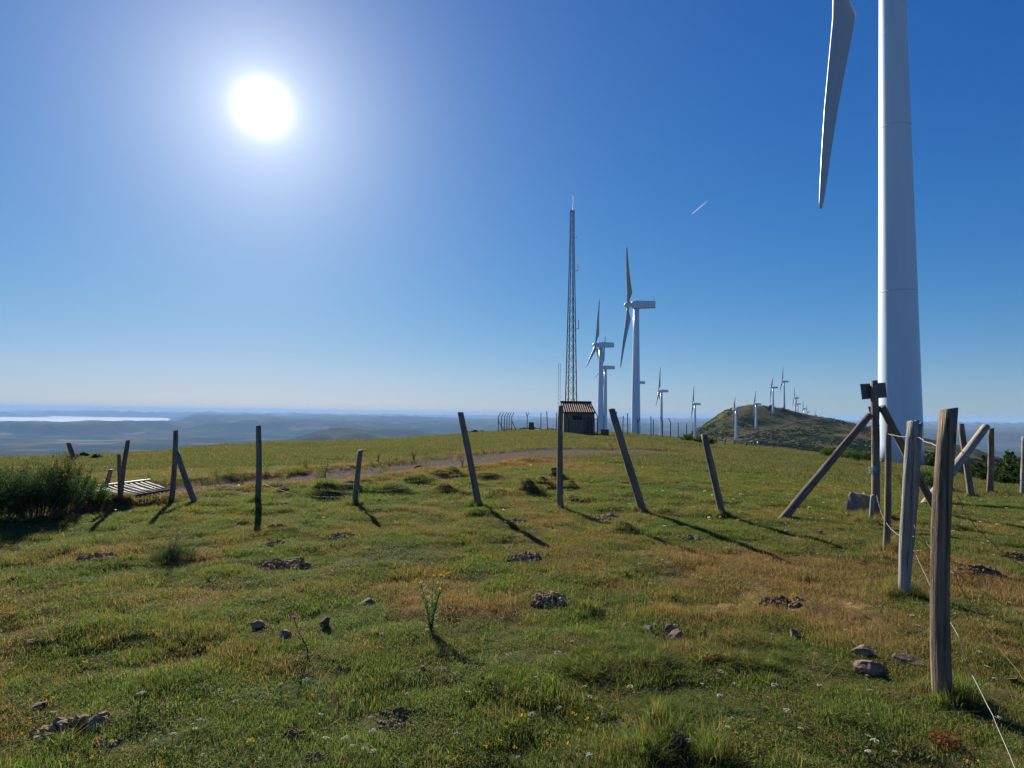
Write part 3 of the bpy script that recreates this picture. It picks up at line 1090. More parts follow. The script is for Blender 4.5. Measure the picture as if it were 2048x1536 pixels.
# stub of a second stake at the foot of the sign post
st_ = at(1742, 1046)
o = post_mesh((pix(1745, 990, depth_of(st_)) - st_).length, 4.5 / F * depth_of(st_), seed=75).build('stake', 'grey_wood', None, True)
align(o, st_, pix(1745, 990, depth_of(st_)))
tag(o, 'thin grey stake at the foot of the sign post before the boulder', 'stake')

# grey split post: two riven halves side by side
g14 = at(1809, 1190)
d14 = depth_of(g14)
t14 = pix(1826, 843, d14)
sp14 = thing('split_post', 'weathered silver grey split post with a cleft head', 'fence post', g14)
m = post_mesh((t14 - g14).length, 9.5 / F * d14, seed=141, sides=14, square=.35, ragged=.012, taper=.98).build('post_half', 'grey_wood', sp14, True)
align(m, (0, 0, 0), t14 - g14)
t14b = pix(1839, 847, d14 + .03)
g14b = at(1815, 1188) - g14 + Vector((0.0, .03, 0))
m = post_mesh((t14b - g14 - g14b).length, 7.0 / F * d14, seed=143, sides=10, square=.2, ragged=.02, taper=.85).build('post_half', 'grey_wood', sp14, True)
align(m, g14b, t14b - g14)

# pale debarked pole lying slantwise across the post behind
d16 = POSTS[16][2]
a_ = at(1853, 1008); b_ = pix(1972, 853, d16 - .25)
o = post_mesh((b_ - a_).length, 7.0 / F * d16, seed=81, taper=.95).build('slanting_pole', 'pale_wood', None, True)
align(o, a_, b_)
tag(o, 'pale debarked pole slanting up across the tilted post', 'pole')

# ------------------------------------------------------------------ wires
def wire(pts, rad, mat, label, barbs=0.0, sag=0.0, wob=0.0, name='fence_wire'):
    P_ = [Vector(p_) for p_ in pts]
    out = []
    for i in range(len(P_) - 1):
        n = max(6, int((P_[i + 1] - P_[i]).length / .12))
        for k_ in range(n + (i == len(P_) - 2)):
            f_ = k_ / n
            q = P_[i].lerp(P_[i + 1], f_)
            q.z -= sag * 4 * f_ * (1 - f_)
            q += Vector((random.uniform(-1, 1), random.uniform(-1, 1), random.uniform(-1, 1))) * wob
            out.append(q)
    m = MB()
    m.tube(out, rad, 5)
    o = m.build(name, mat, None, True)
    tag(o, label, 'wire')
    if barbs:
        s = 0
        for i in range(1, len(out)):
            s += (out[i] - out[i - 1]).length
            if s > barbs:
                s = 0
                b = MB()
                v = Vector((random.uniform(-1, 1), random.uniform(-1, 1), random.uniform(-1, 1))).normalized() * .014
                b.tube([out[i] - v, out[i], out[i] + v.cross(Vector((0, 0, 1))) * .9], rad * .8, 4)
                b.build('barb', mat, o)
    return o

def on_post(key, row):
    g, t, dep, o = POSTS[key]
    pg, pt = proj(g)[1], proj(t)[1]
    f_ = (row - pg) / (pt - pg)
    return g.lerp(t, f_) 
def near_side(p_, off):
    d_ = (CAM - p_); d_.z = 0
    return p_ + d_.normalized() * off
q14 = lambda row: g14.lerp(t14, (row - 1190) / (843 - 1190))
w1 = [near_side(on_post(13, 868), .05), near_side(q14(874), .02) + Vector((.055, 0, 0)), on_post(15, 893) + Vector((.0, .06, 0)), pix(1925, 903, 3.6), pix(1960, 925, 4.2), pix(2000, 942, 4.6), pix(2060, 966, 5.2)]
wire(w1, .0026, 'wire_steel', 'sagging top wire running past the thick round post towards the scrub slope', .0, .01, .004)
w2 = [q14(1100) + Vector((.06, 0, 0)), pix(1862, 1175, 4.3), on_post(15, 1270) + Vector((.06, -.02, 0)), pix(1930, 1320, 3.15), pix(1985, 1430, 2.75), pix(2040, 1560, 2.35)]
wire(w2, .0015, 'wire_steel', 'bright bare wire running from the thick round post down into the grass', 0, 0, .001)
w3 = [on_post(15, 990) + Vector((.055, 0, 0)), pix(1935, 1030, 4.1), pix(1985, 1085, 4.2), pix(2060, 1140, 4.3)]
wire(w3, .0024, 'rusty_wire', 'rusty barbed wire drooping from the thick round post at mid height', .10, .02, .004)
w4 = [q14(1050) + Vector((.05, 0, 0)), pix(1850, 1080, 5.0), on_post(15, 1150) + Vector((.05, 0, 0)), pix(1940, 1200, 3.4), pix(1990, 1280, 3.2), pix(2060, 1370, 2.9)]
wire(w4, .0022, 'rusty_wire', 'rusty barbed wire low between the split post and the grass', .10, .015, .004)
w5 = [pix(1753, 990, d12 - .08), near_side(on_post(13, 1045), .04), q14(1070) + Vector((.03, -.05, 0))]
wire(w5, .0024, 'wire_steel', 'loose wire hanging from the sign post to the split post', 0, .06, .003)
w6 = [on_post(6, 965) + Vector((.05, 0, 0)), pix(600, 990, 9.0), on_post(7, 993)]
wire(w6, .0022, 'wire_steel', 'slack low wire between the lone straight post and the short leaning post', 0, .02, .003)
w7 = [on_post(7, 1000), pix(760, 1006, 9.5), on_post(8, 1003)]
wire(w7, .0022, 'wire_steel', 'slack low wire beside the short leaning post near the hummocks', 0, .03, .003)
w8 = [on_post(1, 915), pix(190, 945, depth_of(POSTS[1][0]) - .6), on_post(2, 962)]
wire(w8, .007, 'rusty_wire', 'thick dark wire from the bush to the short stub post', 0, .05, .004)

# ------------------------------------------------------------------ cattle grid
cg = [at(150, 993), at(345, 968), at(345, 992), at(130, 1012)]
cgc = at(278, 985)
cgrid = thing('cattle_grid', 'steel bar cattle grid set across the track beside the stakes', 'cattle grid', cgc)
P00, P10 = at(110, 990), at(296, 967)      # far kerb
P01, P11 = at(200, 1014), at(346, 987)     # near kerb
for p_ in (P00, P10, P01, P11):
    p_.z += .045
NB = 16
bar = []
for k_ in range(NB):
    f_ = (k_ + .5) / NB
    a_, b_ = P00.lerp(P10, f_), P01.lerp(P11, f_)
    MB().tube([a_ - cgc, (a_ + b_) / 2 - cgc + Vector((0, 0, random.uniform(-.02, .01))), b_ - cgc], .0145, 8).build('bar', 'grid_steel', cgrid, True)
for (a_, b_, nm) in ((P00, P10, 'frame_rail'), (P01, P11, 'frame_rail')):
    d_ = (b_ - a_).normalized()
    MB().tube([a_ - cgc - d_ * .05 + Vector((0, 0, .03)), b_ - cgc + d_ * .05 + Vector((0, 0, .03))], .018, 6).build(nm, 'grid_steel' if a_ is P00 else 'rust_steel', cgrid, True)
pit = [p_ - cgc + Vector((0, 0, -.10)) for p_ in (P00, P10, P11, P01)]
MB().add(pit, [(0, 1, 2, 3)]).build('pit_floor', 'dark_soil', cgrid)

# ------------------------------------------------------------------ hut, mast and compound
def hut():
    d_ = 62.0
    c_ = ground_xy(1155, d_)
    px2m = d_ / F
    w, dep_, h_ = 60 * px2m, 3.0, 41 * px2m
    t = thing('hut', 'small dark rendered hut with a ribbed tile roof under the lattice mast', 'hut', c_)
    wl = MB()
    rise = 1.05
    y0, y1 = -dep_ / 2, dep_ / 2
    vs_ = [(-w / 2, y0, -.4), (w / 2, y0, -.4), (w / 2, y1, -.4), (-w / 2, y1, -.4), (-w / 2, y0, h_), (w / 2, y0, h_), (w / 2, y1, h_ + rise - .1), (-w / 2, y1, h_ + rise - .1)]
    wl.add(vs_, [(0, 1, 5, 4), (1, 2, 6, 5), (2, 3, 7, 6), (3, 0, 4, 7), (4, 5, 6, 7)])
    wall = wl.build('wall', 'hut_render', t)
    MB().box((-w * .06, y0 - .0, h_ * .76), (w * .30, .08, .46)).build('window', 'dark_opening', wall)
    MB().box((-w * .06, y0 - .05, h_ * .76 - .26), (w * .34, .10, .07)).build('sill', 'concrete', wall)
    MB().box((w * .28, y0 - .0, h_ * .40), (.85, .06, h_ * .82)).build('door', 'wall_stone', wall)
    # sloping roof of barrel tile rows
    roof = MB()
    slab = [(-w / 2 - .12, y0 - .25, h_ - .03), (w / 2 + .12, y0 - .25, h_ - .03), (w / 2 + .06, y1 + .1, h_ + rise), (-w / 2 - .06, y1 + .1, h_ + rise)]
    roof.add(slab + [(x, y, z + .06) for (x, y, z) in slab], [(3, 2, 1, 0), (4, 5, 6, 7), (0, 1, 5, 4), (1, 2, 6, 5), (2, 3, 7, 6), (3, 0, 4, 7)])
    rf = roof.build('roof', 'rust_steel', t)
    nrow = 14
    tm = MB()
    A = Vector((0, y0 - .28, h_ + .05)); B = Vector((0, y1 + .1, h_ + rise + .07))
    vv, ff = [], []
    for i in range(5):
        f_ = i / 4
        q = A.lerp(B, f_)
        r_ = .066 * (1 - .06 * f_)
        for j in range(6):
            a = math.pi * j / 5
            vv.append((r_ * math.cos(a), q.y, q.z + r_ * math.sin(a) + (.02 if i == 0 else 0)))
    for i in range(4):
        for j in range(5):
            ff.append((i * 6 + j, i * 6 + j + 1, (i + 1) * 6 + j + 1, (i + 1) * 6 + j))
    ff.append(tuple(range(5, -1, -1)))
    tm.add(vv, ff)
    tme = tm.mesh('tile_row', 'roof_tile', False)
    for i in range(nrow):
        link('tile_row', tme, rf, ((-w / 2 - .02) + (w + .04) * (i + .5) / nrow, 0, random.uniform(-.01, .015)))
    MB().tube([(-w / 2 - .1, y1 + .05, h_ + rise + .12), (w / 2 + .1, y1 + .05, h_ + rise + .12)], .10, 8).build('ridge_tiles', 'red_paint', rf)
hut()

def lattice_mast():
    d_ = 66.5
    base = ground_xy(1142, d_)
    top = pix(1146.5, 415, d_)
    Ht = top.z - base.z
    t = thing('lattice_mast', 'tall rusty red lattice radio mast rising behind the tiled hut', 'mast', base)
    wb, wt_ = 23.5 * d_ / F, 8.0 * d_ / F
    rot = Matrix.Rotation(R(14), 3, 'Z')
    lean = Vector((top.x - base.x, 0, 0))
    def corner(i, z):
        f_ = z / Ht
        h2 = (wb + (wt_ - wb) * min(1, f_ / .88)) / 2 / 1.2
        s = [(-1, -1), (1, -1), (1, 1), (-1, 1)][i]
        return rot @ Vector((s[0] * h2, s[1] * h2, 0)) + Vector((0, 0, z)) + lean * f_
    for i in range(4):
        MB().tube([corner(i, -.2), corner(i, Ht * .5), corner(i, Ht * .88), corner(i, Ht)], [.058, .05, .04, .034], 6).build('leg', 'red_paint', t)
    zs = [0]
    while zs[-1] < Ht - .3:
        zs.append(zs[-1] + max(.8, 1.35 * (1 - .45 * zs[-1] / Ht)))
    zs[-1] = Ht
    for i in range(len(zs) - 1):
        for s_ in range(4):
            a0, b0 = corner(s_, zs[i]), corner((s_ + 1) % 4, zs[i])
            a1, b1 = corner(s_, zs[i + 1]), corner((s_ + 1) % 4, zs[i + 1])
            MB().tube([a0, b1], .02 if zs[i] < Ht * .6 else .014, 4, False).build('cross_brace', 'rust_steel', t)
            if s_ in (0, 2):
                MB().tube([b0, a1], .02 if zs[i] < Ht * .6 else .014, 4, False).build('cross_brace', 'rust_steel', t)
    m = MB()
    for s_ in range(4):
        m.tube([corner(s_, Ht), corner((s_ + 1) % 4, Ht)], .04, 5)
    m.build('top_frame', 'red_paint', t)
    c_ = corner(0, Ht).lerp(corner(2, Ht), .5) + Vector((.08, 0, 0))
    rod = MB().tube([c_, c_ + Vector((0.02, 0, 1.9))], [.03, .015], 6).build('lightning_rod', 'grey_steel', t)
    MB().tube([c_ + Vector((0, 0, 1.85)), c_ + Vector((0, 0, 2.0))], .06, 8).build('lamp', 'galvanised', rod)
    for row, hgt, ln in ((470, .12, .25), (539, .75, .32), (657, 1.0, .32)):
        z = pix(1150, row, d_).z - base.z
        q = corner(1, z)
        an = MB().tube([q, q + Vector((ln, -.1, 0))], .03, 5).tube([q + Vector((ln, -.1, -.05)), q + Vector((ln, -.1, hgt))], .045, 6)
        an.build('antenna', 'grey_steel', t)
    m = MB().tube([corner(0, .2).lerp(corner(1, .2), .5), corner(0, Ht - .2).lerp(corner(1, Ht - .2), .5)], .03, 5)
    m.build('cable', 'grey_steel', t)
lattice_mast()

def slim_mast():
    d_ = 84
    base = ground_xy(1118, d_)
    Ht = pix(1118, 726, d_).z - base.z
    t = thing('slim_mast', 'slender pale twin rod mast beside the tiled hut', 'mast', base)
    for s_ in (-1, 1):
        MB().tube([(s_ * .13, 0, -.2), (s_ * .13, 0, Ht)], .022, 5).build('rod', 'grey_steel', t)
    for k_ in range(16):
        z = .4 + k_ * (Ht - .6) / 15
        MB().tube([(-.13, 0, z), (.13, 0, z)], .012, 4).build('rung', 'grey_steel', t)
slim_mast()

def steel_post(px, top, base, kind, label, group, d_=66, lean=0.0, brace=None, rad=.045):
    g = ground_xy(px, d_)
    t_ = pix(px + lean, top, d_)
    hgt = max(.5, t_.z - g.z)
    t = thing('compound_post', label, 'fence post', g, group)
    top_pt = Vector((t_.x - g.x, 0, hgt))
    bz = hgt - .42
    if kind == 'I':
        MB().tube([(0, 0, -.2), top_pt], rad, 6).build('upright', 'rust_steel', t)
    else:
        kn = Vector((top_pt.x * .8, 0, bz))
        MB().tube([(0, 0, -.2), kn], rad, 6).build('upright', 'rust_steel', t)
        for s_ in {'R': (1,), 'L': (-1,), 'Y': (-.6, .8)}[kind]:
            MB().tube([kn - Vector((0, 0, .02)), kn + Vector((s_ * .16, 0, .26)), kn + Vector((s_ * .24, 0, .44))], rad * .85, 6).build('bent_arm', 'rust_steel', t)
    if brace:
        MB().tube([(brace, .25, -.1), Vector((0, 0, bz * .72))], rad * .8, 6).build('brace', 'rust_steel', t)
CG = 'bent topped steel posts at the corner of the compound'
CL = 'dark steel post with an outward bent head in the cluster beyond the track'
for (px_, d_, br_) in ((997, 64, .75), (1003.5, 69, None), (1009, 66, None), (1014, 68.5, None), (1018.6, 71, None), (1023.7, 64.5, .6)):
    steel_post(px_, 825, 864, 'R', CL, CG, d_, 0, br_)
steel_post(1054.5, 825, 860, 'Y', 'dark steel post with a forked head beside the concrete plinth', None, 68)
RG = 'plain posts round the mast compound'
RL = 'plain thin dark post of the compound round the mast'
for (px_, tp_, ln_, d_) in ((1082, 825, 0, 70), (1096, 822, -2.5, 64), (1113, 825, 0, 71), (1208, 829, 0, 72), (1232, 823, 1, 64), (1245.5, 832, 1, 70),
                            (1256, 826, -1, 64), (1302, 833, 0, 64), (1306.6, 839, 0, 70)):
    steel_post(px_, tp_, 868, 'I', RL, RG, d_, ln_)
BG2 = 'bent posts along the compound front'
BL2 = 'dark compound post with an arm bent inward, standing in a line past the hut'
for (px_, tp_, kind_, d_) in ((1137, 828, 'L', 58), (1176, 826, 'R', 58.5), (1195.5, 824, 'L', 60), (1325, 834, 'L', 66), (1341, 836, 'L', 66)):
    steel_post(px_, tp_, 870, kind_, BL2, BG2, d_)
steel_post(1276, 836, 871, 'Y', 'dark forked steel post in front of the turbine tower base', None, 63)
SG = 'small far fence posts along the pasture edge'
SL = 'small dark fence post at the far edge of the pasture towards the hill'
for (px_, tp_, d_) in ((1356.5, 845, 68), (1373, 847, 67), (1386, 846, 66), (1432, 872, 62), (1450, 878, 61), (1469, 880, 60), (1492, 884, 58), (1547, 886, 54)):
    steel_post(px_, tp_, 880, 'I', SL, SG, d_, 0, None, .04)
# gate between two compound posts
gp = ground_xy(1189, 59.5)
gt = thing('compound_gate', 'low open bar gate standing beside the tiled hut', 'gate', gp)
x0_, x1_ = (1183 - 1189) * 59.5 / F, (1195 - 1189) * 59.5 / F
for z in (.25, 1.55):
    MB().tube([(x0_, 0, z), (x1_, 0, z)], .03, 5).build('rail', 'rust_steel', gt)
for x in (x0_, 0, x1_ * .97):
    MB().tube([(x, 0.0, -.1), (x, 0.0, 1.7)], .035, 5).build('bar', 'rust_steel', gt)
# concrete plinth and box
pl = ground_xy(1063, 67)
tp_ = thing('stone_plinth', 'squat grey stone plinth by the forked post', 'plinth', pl)
MB().add([(-.36, -.3, -.1), (.36, -.3, -.1), (.36, .3, -.1), (-.36, .3, -.1), (-.27, -.24, .92), (.24, -.24, .92), (.24, .24, .92), (-.27, .24, .92)],
         [(0, 1, 5, 4), (1, 2, 6, 5), (2, 3, 7, 6), (3, 0, 4, 7), (4, 5, 6, 7)]).build('block', 'wall_stone', tp_)
MB().box((0.15, 0, .03), (1.3, .9, .12)).build('footing', 'concrete', tp_)
bx_ = ground_xy(1210, 61)
tb = thing('meter_box', 'low dark box on the turf at the turbine foot', 'box', bx_)
MB().box((0, 0, .26), (.72, .5, .62)).build('casing', 'wall_stone', tb)
MB().box((0, 0, .60), (.80, .58, .06)).build('lid', 'concrete', tb)

# buildings on the ridge hill
def low_shed():
    x, y = far_pt(1522, 735)
    g = Vector((x, y, Hs(x, y)))
    t = thing('low_shed', 'long low open shed with pale roof at the hill foot', 'shed', g)
    MB().box((0, 3, 2.9), (20, 9, .35), Matrix.Rotation(R(-6), 3, 'X')).build('roof', 'pale_roof', t)
    MB().box((0, 6.5, 1.2), (19, .4, 3.2)).build('wall', 'wall_stone', t)
    for k_ in range(6):
        MB().box((-9 + k_ * 3.6, -1, 1.0), (.35, .35, 3.4)).build('pillar', 'pale_roof', t)
    x, y = far_pt(1560, 725)
    g = Vector((x, y, Hs(x, y)))
    w = thing('pen_wall', 'dark low dry stone pen wall beside the open shed', 'wall', g)
    MB().box((0, 0, .7), (34, 1.0, 2.6), Matrix.Rotation(R(-8), 3, 'Z')).build('wall_run', 'wall_stone', w)
    MB().box((10, -14, .4), (36, 1.0, 2.4), Matrix.Rotation(R(-14), 3, 'Z')).build('wall_run', 'wall_stone', w)
    x, y = far_pt(1516, 690)
    g = Vector((x, y, Hs(x, y)))
    w = thing('water_tank', 'small white tank on splayed legs in front of the low shed', 'tank', g)
    lathe_mb([(.9, 3.2), (1.1, 3.5), (1.1, 5.0), (.6, 5.5)], 'z', 12).build('tank', 'galvanised', w, True)
    for k_ in range(4):
        a = math.pi / 4 + k_ * math.pi / 2
        MB().tube([(2.2 * math.cos(a), 2.2 * math.sin(a), -.3), (.6 * math.cos(a), .6 * math.sin(a), 3.4)], .14, 5).build('leg', 'galvanised', w)
    x, y = far_pt(1542, 1012)
    g = Vector((x, y, Hs(x, y)))
    w = thing('crest_hut', 'tiny square hut with a thin pole on the hill crest', 'hut', g)
    MB().box((0, 0, 1.6), (3.2, 3.2, 4.2)).build('wall', 'wall_stone', w)
    MB().box((0, 0, 3.8), (3.6, 3.6, .3)).build('roof', 'pale_roof', w)
    MB().tube([(0, 0, 3.5), (0, 0, 12)], .12, 5).build('pole', 'grey_steel', w)
    x, y = far_pt(1494, 1003)
    g = Vector((x, y, Hs(x, y)))
    w = MB().tube([(0, 0, -1), (0, 0, 8.5)], [.16, .1], 6).tube([(-.6, 0, 7.8), (.6, 0, 7.8)], .07, 4).build('thin_pole', 'grey_steel', None, False, g)
    tag(w, 'thin bare pole on the summit of the heath hill', 'pole')
low_shed()

# ------------------------------------------------------------------ stones and soil
def rock_mesh(seed, s=(1, 1, 1), sub=2, cuts=7, mat='grey_stone'):
    import bmesh
    rs = random.Random(seed)
    bm = bmesh.new()
    bmesh.ops.create_icosphere(bm, subdivisions=sub + 1, radius=1)
    cuts = cuts + 4
    planes = []
    for _ in range(cuts):
        n = Vector((rs.gauss(0, 1), rs.gauss(0, 1), rs.gauss(0, .8))).normalized()
        planes.append((n, rs.uniform(.38, .66)))
    for v in bm.verts:
        for n, d_ in planes:
            e_ = v.co.dot(n) - d_
            if e_ > 0:
                v.co -= n * e_
        v.co *= 1 + rs.uniform(-.045, .045)
        v.co = Vector((v.co.x * s[0], v.co.y * s[1], v.co.z * s[2]))
    me = bpy.data.meshes.new('stone')
    bm.to_mesh(me)
    bm.free()
    me.materials.append(MATS[mat])
    return me

def stone_at(px, py, wpx, hpx, mat, label, group=None, seed=1, name='stone', cat='stone', rz=None, sink=.42):
    g = at(px, py + hpx * .5)
    dep = depth_of(g)
    w, h_ = wpx / F * dep, hpx / F * dep
    o = link(name, rock_mesh(seed, (w * .70, w * .62, h_ * .9), mat=mat))
    o.location = g + Vector((0, w * .2, h_ * (.5 - sink)))
    o.rotation_euler = (random.uniform(-.15, .15), random.uniform(-.15, .15), random.uniform(-.4, .4) if rz is None else rz)
    tag(o, label, cat, group)
    return o

# large squared boulder
g = at(1730, 1030)
dep = depth_of(g)
s_ = dep / F
import bmesh
bmb = bmesh.new()
bmesh.ops.create_cube(bmb, size=1.0)
bmesh.ops.subdivide_edges(bmb, edges=bmb.edges[:], cuts=5, use_grid_fill=True)
rsb = random.Random(4)
for v in bmb.verts:
    c_ = v.co.copy()
    top = .5 + c_.z
    v.co.x = c_.x * (1 - .10 * top) + .10 * c_.z + .06 * c_.y * c_.z
    v.co.y = c_.y * (1 - .22 * top)
    v.co.z = c_.z * (1 - .16 * (c_.x + .5))
    edge = sum(abs(q) > .45 for q in c_)
    if edge >= 2:
        v.co *= .95 if edge == 2 else .90
    v.co += Vector((rsb.uniform(-1, 1), rsb.uniform(-1, 1), rsb.uniform(-1, 1))) * .016
    v.co = Vector((v.co.x * 50 * s_, v.co.y * 44 * s_, v.co.z * 52 * s_))
bo = bpy.data.meshes.new('boulder')
bmb.to_mesh(bo)
bmb.free()
bo.materials.append(MATS['boulder_stone'])
o = link('boulder', bo)
o.location = g + Vector((.02, .18, 15 * s_))
o.rotation_euler = (.10, .12, .62)
tag(o, 'squared grey boulder lying at the foot of the sign post', 'boulder')
PALE = 'flat stones lying in the short grass'
for i, (px_, py_, w, h_, mt, lb) in enumerate((
        (1360, 1475, 46, 26, 'warm_stone', 'pale pinkish flat stone half sunk in grass among yellow flowers'),
        (1356, 1268, 46, 34, 'warm_stone', 'reddish slab leaning on a dark stone behind lush grass'),
        (1342, 1258, 30, 22, 'grey_stone', 'dark grey stone behind the leaning reddish slab'),
        (1406, 1266, 20, 32, 'grey_stone', 'upright narrow grey stone beside the leaning reddish slab'),
        (1296, 1256, 26, 16, 'grey_stone', 'low grey stone in the row of stones above the lush grass'),
        (1252, 1249, 22, 14, 'grey_stone', 'small pointed stone at the end of the stone row'),
        (1596, 1266, 34, 22, 'grey_stone', 'flat grey stone in dry orange grass'),
        (1207, 1427, 28, 20, 'warm_stone', 'lumpy tan stone in green turf near yellow flowers'),
        (1356, 1437, 20, 16, 'warm_stone', 'small tan lump beside the pinkish flat stone'),
        (648, 1243, 22, 20, 'dark_soil', 'dark rounded stone beside the purple thistle'),
        (732, 1201, 38, 20, 'grey_stone', 'grey flaky stone in dry turf near the yellow ragwort'),
        (346, 1167, 26, 8, 'grey_stone', 'thin flat stone in turf below the dry tussock'),
        (420, 1155, 14, 12, 'grey_stone', 'small dark stone right of the thin flat stone'.replace('right of', 'near')),
        (1110, 937, 12, 8, 'dark_soil', 'small dark stone by the hummocks below the track'),
        (1640, 1064, 20, 12, 'grey_stone', 'pale grey stone in turf between post shadows'),
        (1742, 1338, 60, 22, 'warm_stone', 'half buried flat reddish stone near the thick round post'),
        (1820, 1322, 44, 26, 'warm_stone', 'reddish stone close to the thick round post foot'),
        (1735, 1297, 50, 30, 'warm_stone', 'weathered reddish stone in orange grass'),
        (1998, 1322, 30, 20, 'warm_stone', 'reddish stone beside the bright bare wire'),
        (2030, 1360, 26, 22, 'dark_soil', 'dark stone in the shadow past the bright bare wire'),
        (70, 1410, 34, 12, 'grey_stone', 'flat grey stone above the pale crumbly earth heap'),
        (562, 1272, 30, 20, 'soil_clod', 'brown lump beside the purple thistle stem'),
        (515, 1249, 24, 14, 'soil_clod', 'brown clod with a white flower near the thistle'))):
    stone_at(px_, py_, w, h_, mt, lb, None, 100 + i)

def heap(px, py, wpx, hpx, mat, label, seed, n=95):
    """crumbly heap of clods"""
    import bmesh
    rs = random.Random(seed)
    g = at(px, py + hpx * .35)
    dep = depth_of(g)
    w, h_ = wpx / F * dep / 2 * 1.3, hpx / F * dep * 1.6
    bm = bmesh.new()
    for _ in range(n):
        a = rs.uniform(0, 6.28)
        q = rs.random() ** .6
        x, y = w * q * math.cos(a), w * .75 * q * math.sin(a)
        s = w * rs.choice((.05, .07, .09, .12, .16)) * rs.uniform(.8, 1.2)
        z = h_ * .24 * (1 - q * q) * rs.uniform(.2, 1) - s * .12
        zg = Hs(g.x + x, g.y + y) - g.z
        m_ = Matrix.Translation((x, y, zg + z)) @ Matrix.Rotation(rs.uniform(0, 6), 4, 'Z') @ Matrix.Rotation(rs.uniform(0, 6), 4, 'X') @ Matrix.Diagonal((s, s * rs.uniform(.7, 1.1), s * rs.uniform(.6, .9), 1))
        r_ = bmesh.ops.create_icosphere(bm, subdivisions=1 if s < w * .1 else 2, radius=1, matrix=m_)
        for v in r_['verts']:
            v.co += Vector((rs.uniform(-1, 1), rs.uniform(-1, 1), rs.uniform(-1, 1))) * s * .24
    me = bpy.data.meshes.new('earth_heap')
    bm.to_mesh(me)
    bm.free()
    me.materials.append(MATS[mat])
    o = link('earth_heap', me, None, g)
    tag(o, label, 'earth heap')
HEAPS = [(572, 1125, 84, 30, 'soil_clod', 'dark crumbly earth heap in green turf in front of the lone straight post'),
         (688, 1070, 50, 20, 'soil_clod', 'low earth heap near the short leaning post'),
         (552, 1086, 44, 14, 'soil_clod', 'thin scatter of earth clods just behind the dark crumbly heap'),
         (1050, 1108, 70, 24, 'soil_clod', 'brown earth heap before the post that faces the hut'),
         (1100, 1190, 66, 40, 'soil_clod', 'ribbed brown dung heap beside dark green leaves'),
         (950, 1326, 34, 26, 'dark_soil', 'dark earth lump standing in the turf below the ragwort'),
         (793, 1418, 52, 34, 'dark_soil', 'dark fibrous dung lump in foreground turf'),
         (785, 1446, 48, 20, 'soil_clod', 'pale crumbling clods just before the dark fibrous dung'),
         (592, 1464, 56, 40, 'dark_soil', 'dark pointed clod standing up in the grass'),
         (620, 1512, 60, 40, 'soil_clod', 'pale earth clods beside a dark hollow at the grass edge'),
         (125, 1452, 120, 60, 'soil_clod', 'broad pale crumbly earth heap among yellow flowers'),
         (205, 1478, 50, 24, 'soil_clod', 'small earth clods beside the broad pale heap'),
         (195, 1112, 60, 20, 'soil_clod', 'earth scrape in dry turf near the broom bush'),
         (555, 1050, 30, 14, 'dark_soil', 'dark clod at the foot of the lone straight post'),
         (1020, 1042, 50, 14, 'soil_clod', 'loose clods scattered between the two middle posts'),
         (1210, 1035, 60, 14, 'soil_clod', 'pale clods near the strongly tilted post'),
         (1310, 1412, 36, 40, 'soil_clod', 'brown clod with dry grass near the pinkish flat stone'),
         (1380, 1072, 44, 16, 'soil_clod', 'clods in turf beyond the splintered post shadow'),
         (1170, 1001, 40, 10, 'dark_soil', 'low dark clods beside the post that faces the hut'),
         (1560, 1200, 70, 18, 'dark_soil', 'dark scraped earth under orange grass'),
         (1960, 1136, 60, 24, 'dark_soil', 'dark earth clods past the thick round post'),
         (2030, 1108, 50, 24, 'dark_soil', 'dark earth hollow at the end of the rusty barbed wire'),
         (1130, 980, 40, 12, 'soil_clod', 'brown clods on the hummock side near the hut facing post')]
for i, h_ in enumerate(HEAPS):
    heap(*h_, 300 + i)
HEAP_XY = [(at(h_[0], h_[1] + h_[3] * .35), h_[2]) for h_ in HEAPS]

# ------------------------------------------------------------------ grass
def blades(n, radius, hmin, hmax, width, lean, seed, curl=.5, base_z=-.01, clump=False):
    g = np.random.default_rng(seed)
    q = np.sqrt(g.random(n)) * radius
    if clump:
        q = g.random(n) ** .9 * radius
    a = g.random(n) * 2 * np.pi
    bx, by = q * np.cos(a), q * np.sin(a)
    h_ = g.uniform(hmin, hmax, n) * (1 - .35 * (q / radius) ** 2)
    la = a + g.normal(0, 1.2, n) if clump else g.random(n) * 2 * np.pi
    ln = np.abs(g.normal(0, lean, n)) + (.5 * q / radius if clump else 0)
    dx, dy = np.cos(la), np.sin(la)
    wa = g.random(n) * 2 * np.pi
    wx, wy = np.cos(wa) * width * g.uniform(.6, 1.2, n), np.sin(wa) * width * g.uniform(.6, 1.2, n)
    z0 = np.full(n, base_z)
    m1 = .5
    mx, my, mz = bx + dx * h_ * ln * m1 * .6, by + dy * h_ * ln * m1 * .6, h_ * m1
    tx, ty, tz = bx + dx * h_ * ln * (1 + curl * .4), by + dy * h_ * ln * (1 + curl * .4), h_ * np.sqrt(np.clip(1 - (ln * .6) ** 2, .15, 1))
    V = np.empty((n, 5, 3))
    V[:, 0] = np.stack([bx - wx, by - wy, z0], -1)
    V[:, 1] = np.stack([bx + wx, by + wy, z0], -1)
    V[:, 2] = np.stack([mx + wx * .8, my + wy * .8, mz], -1)
    V[:, 3] = np.stack([mx - wx * .8, my - wy * .8, mz], -1)
    V[:, 4] = np.stack([tx, ty, tz], -1)
    b = np.arange(n)[:, None] * 5
    Fc = np.concatenate([b + [0, 1, 2], b + [0, 2, 3], b + [3, 2, 4]], 0)
    rnd = np.repeat(g.random(n), 5)
    return V.reshape(-1, 3), Fc, rnd

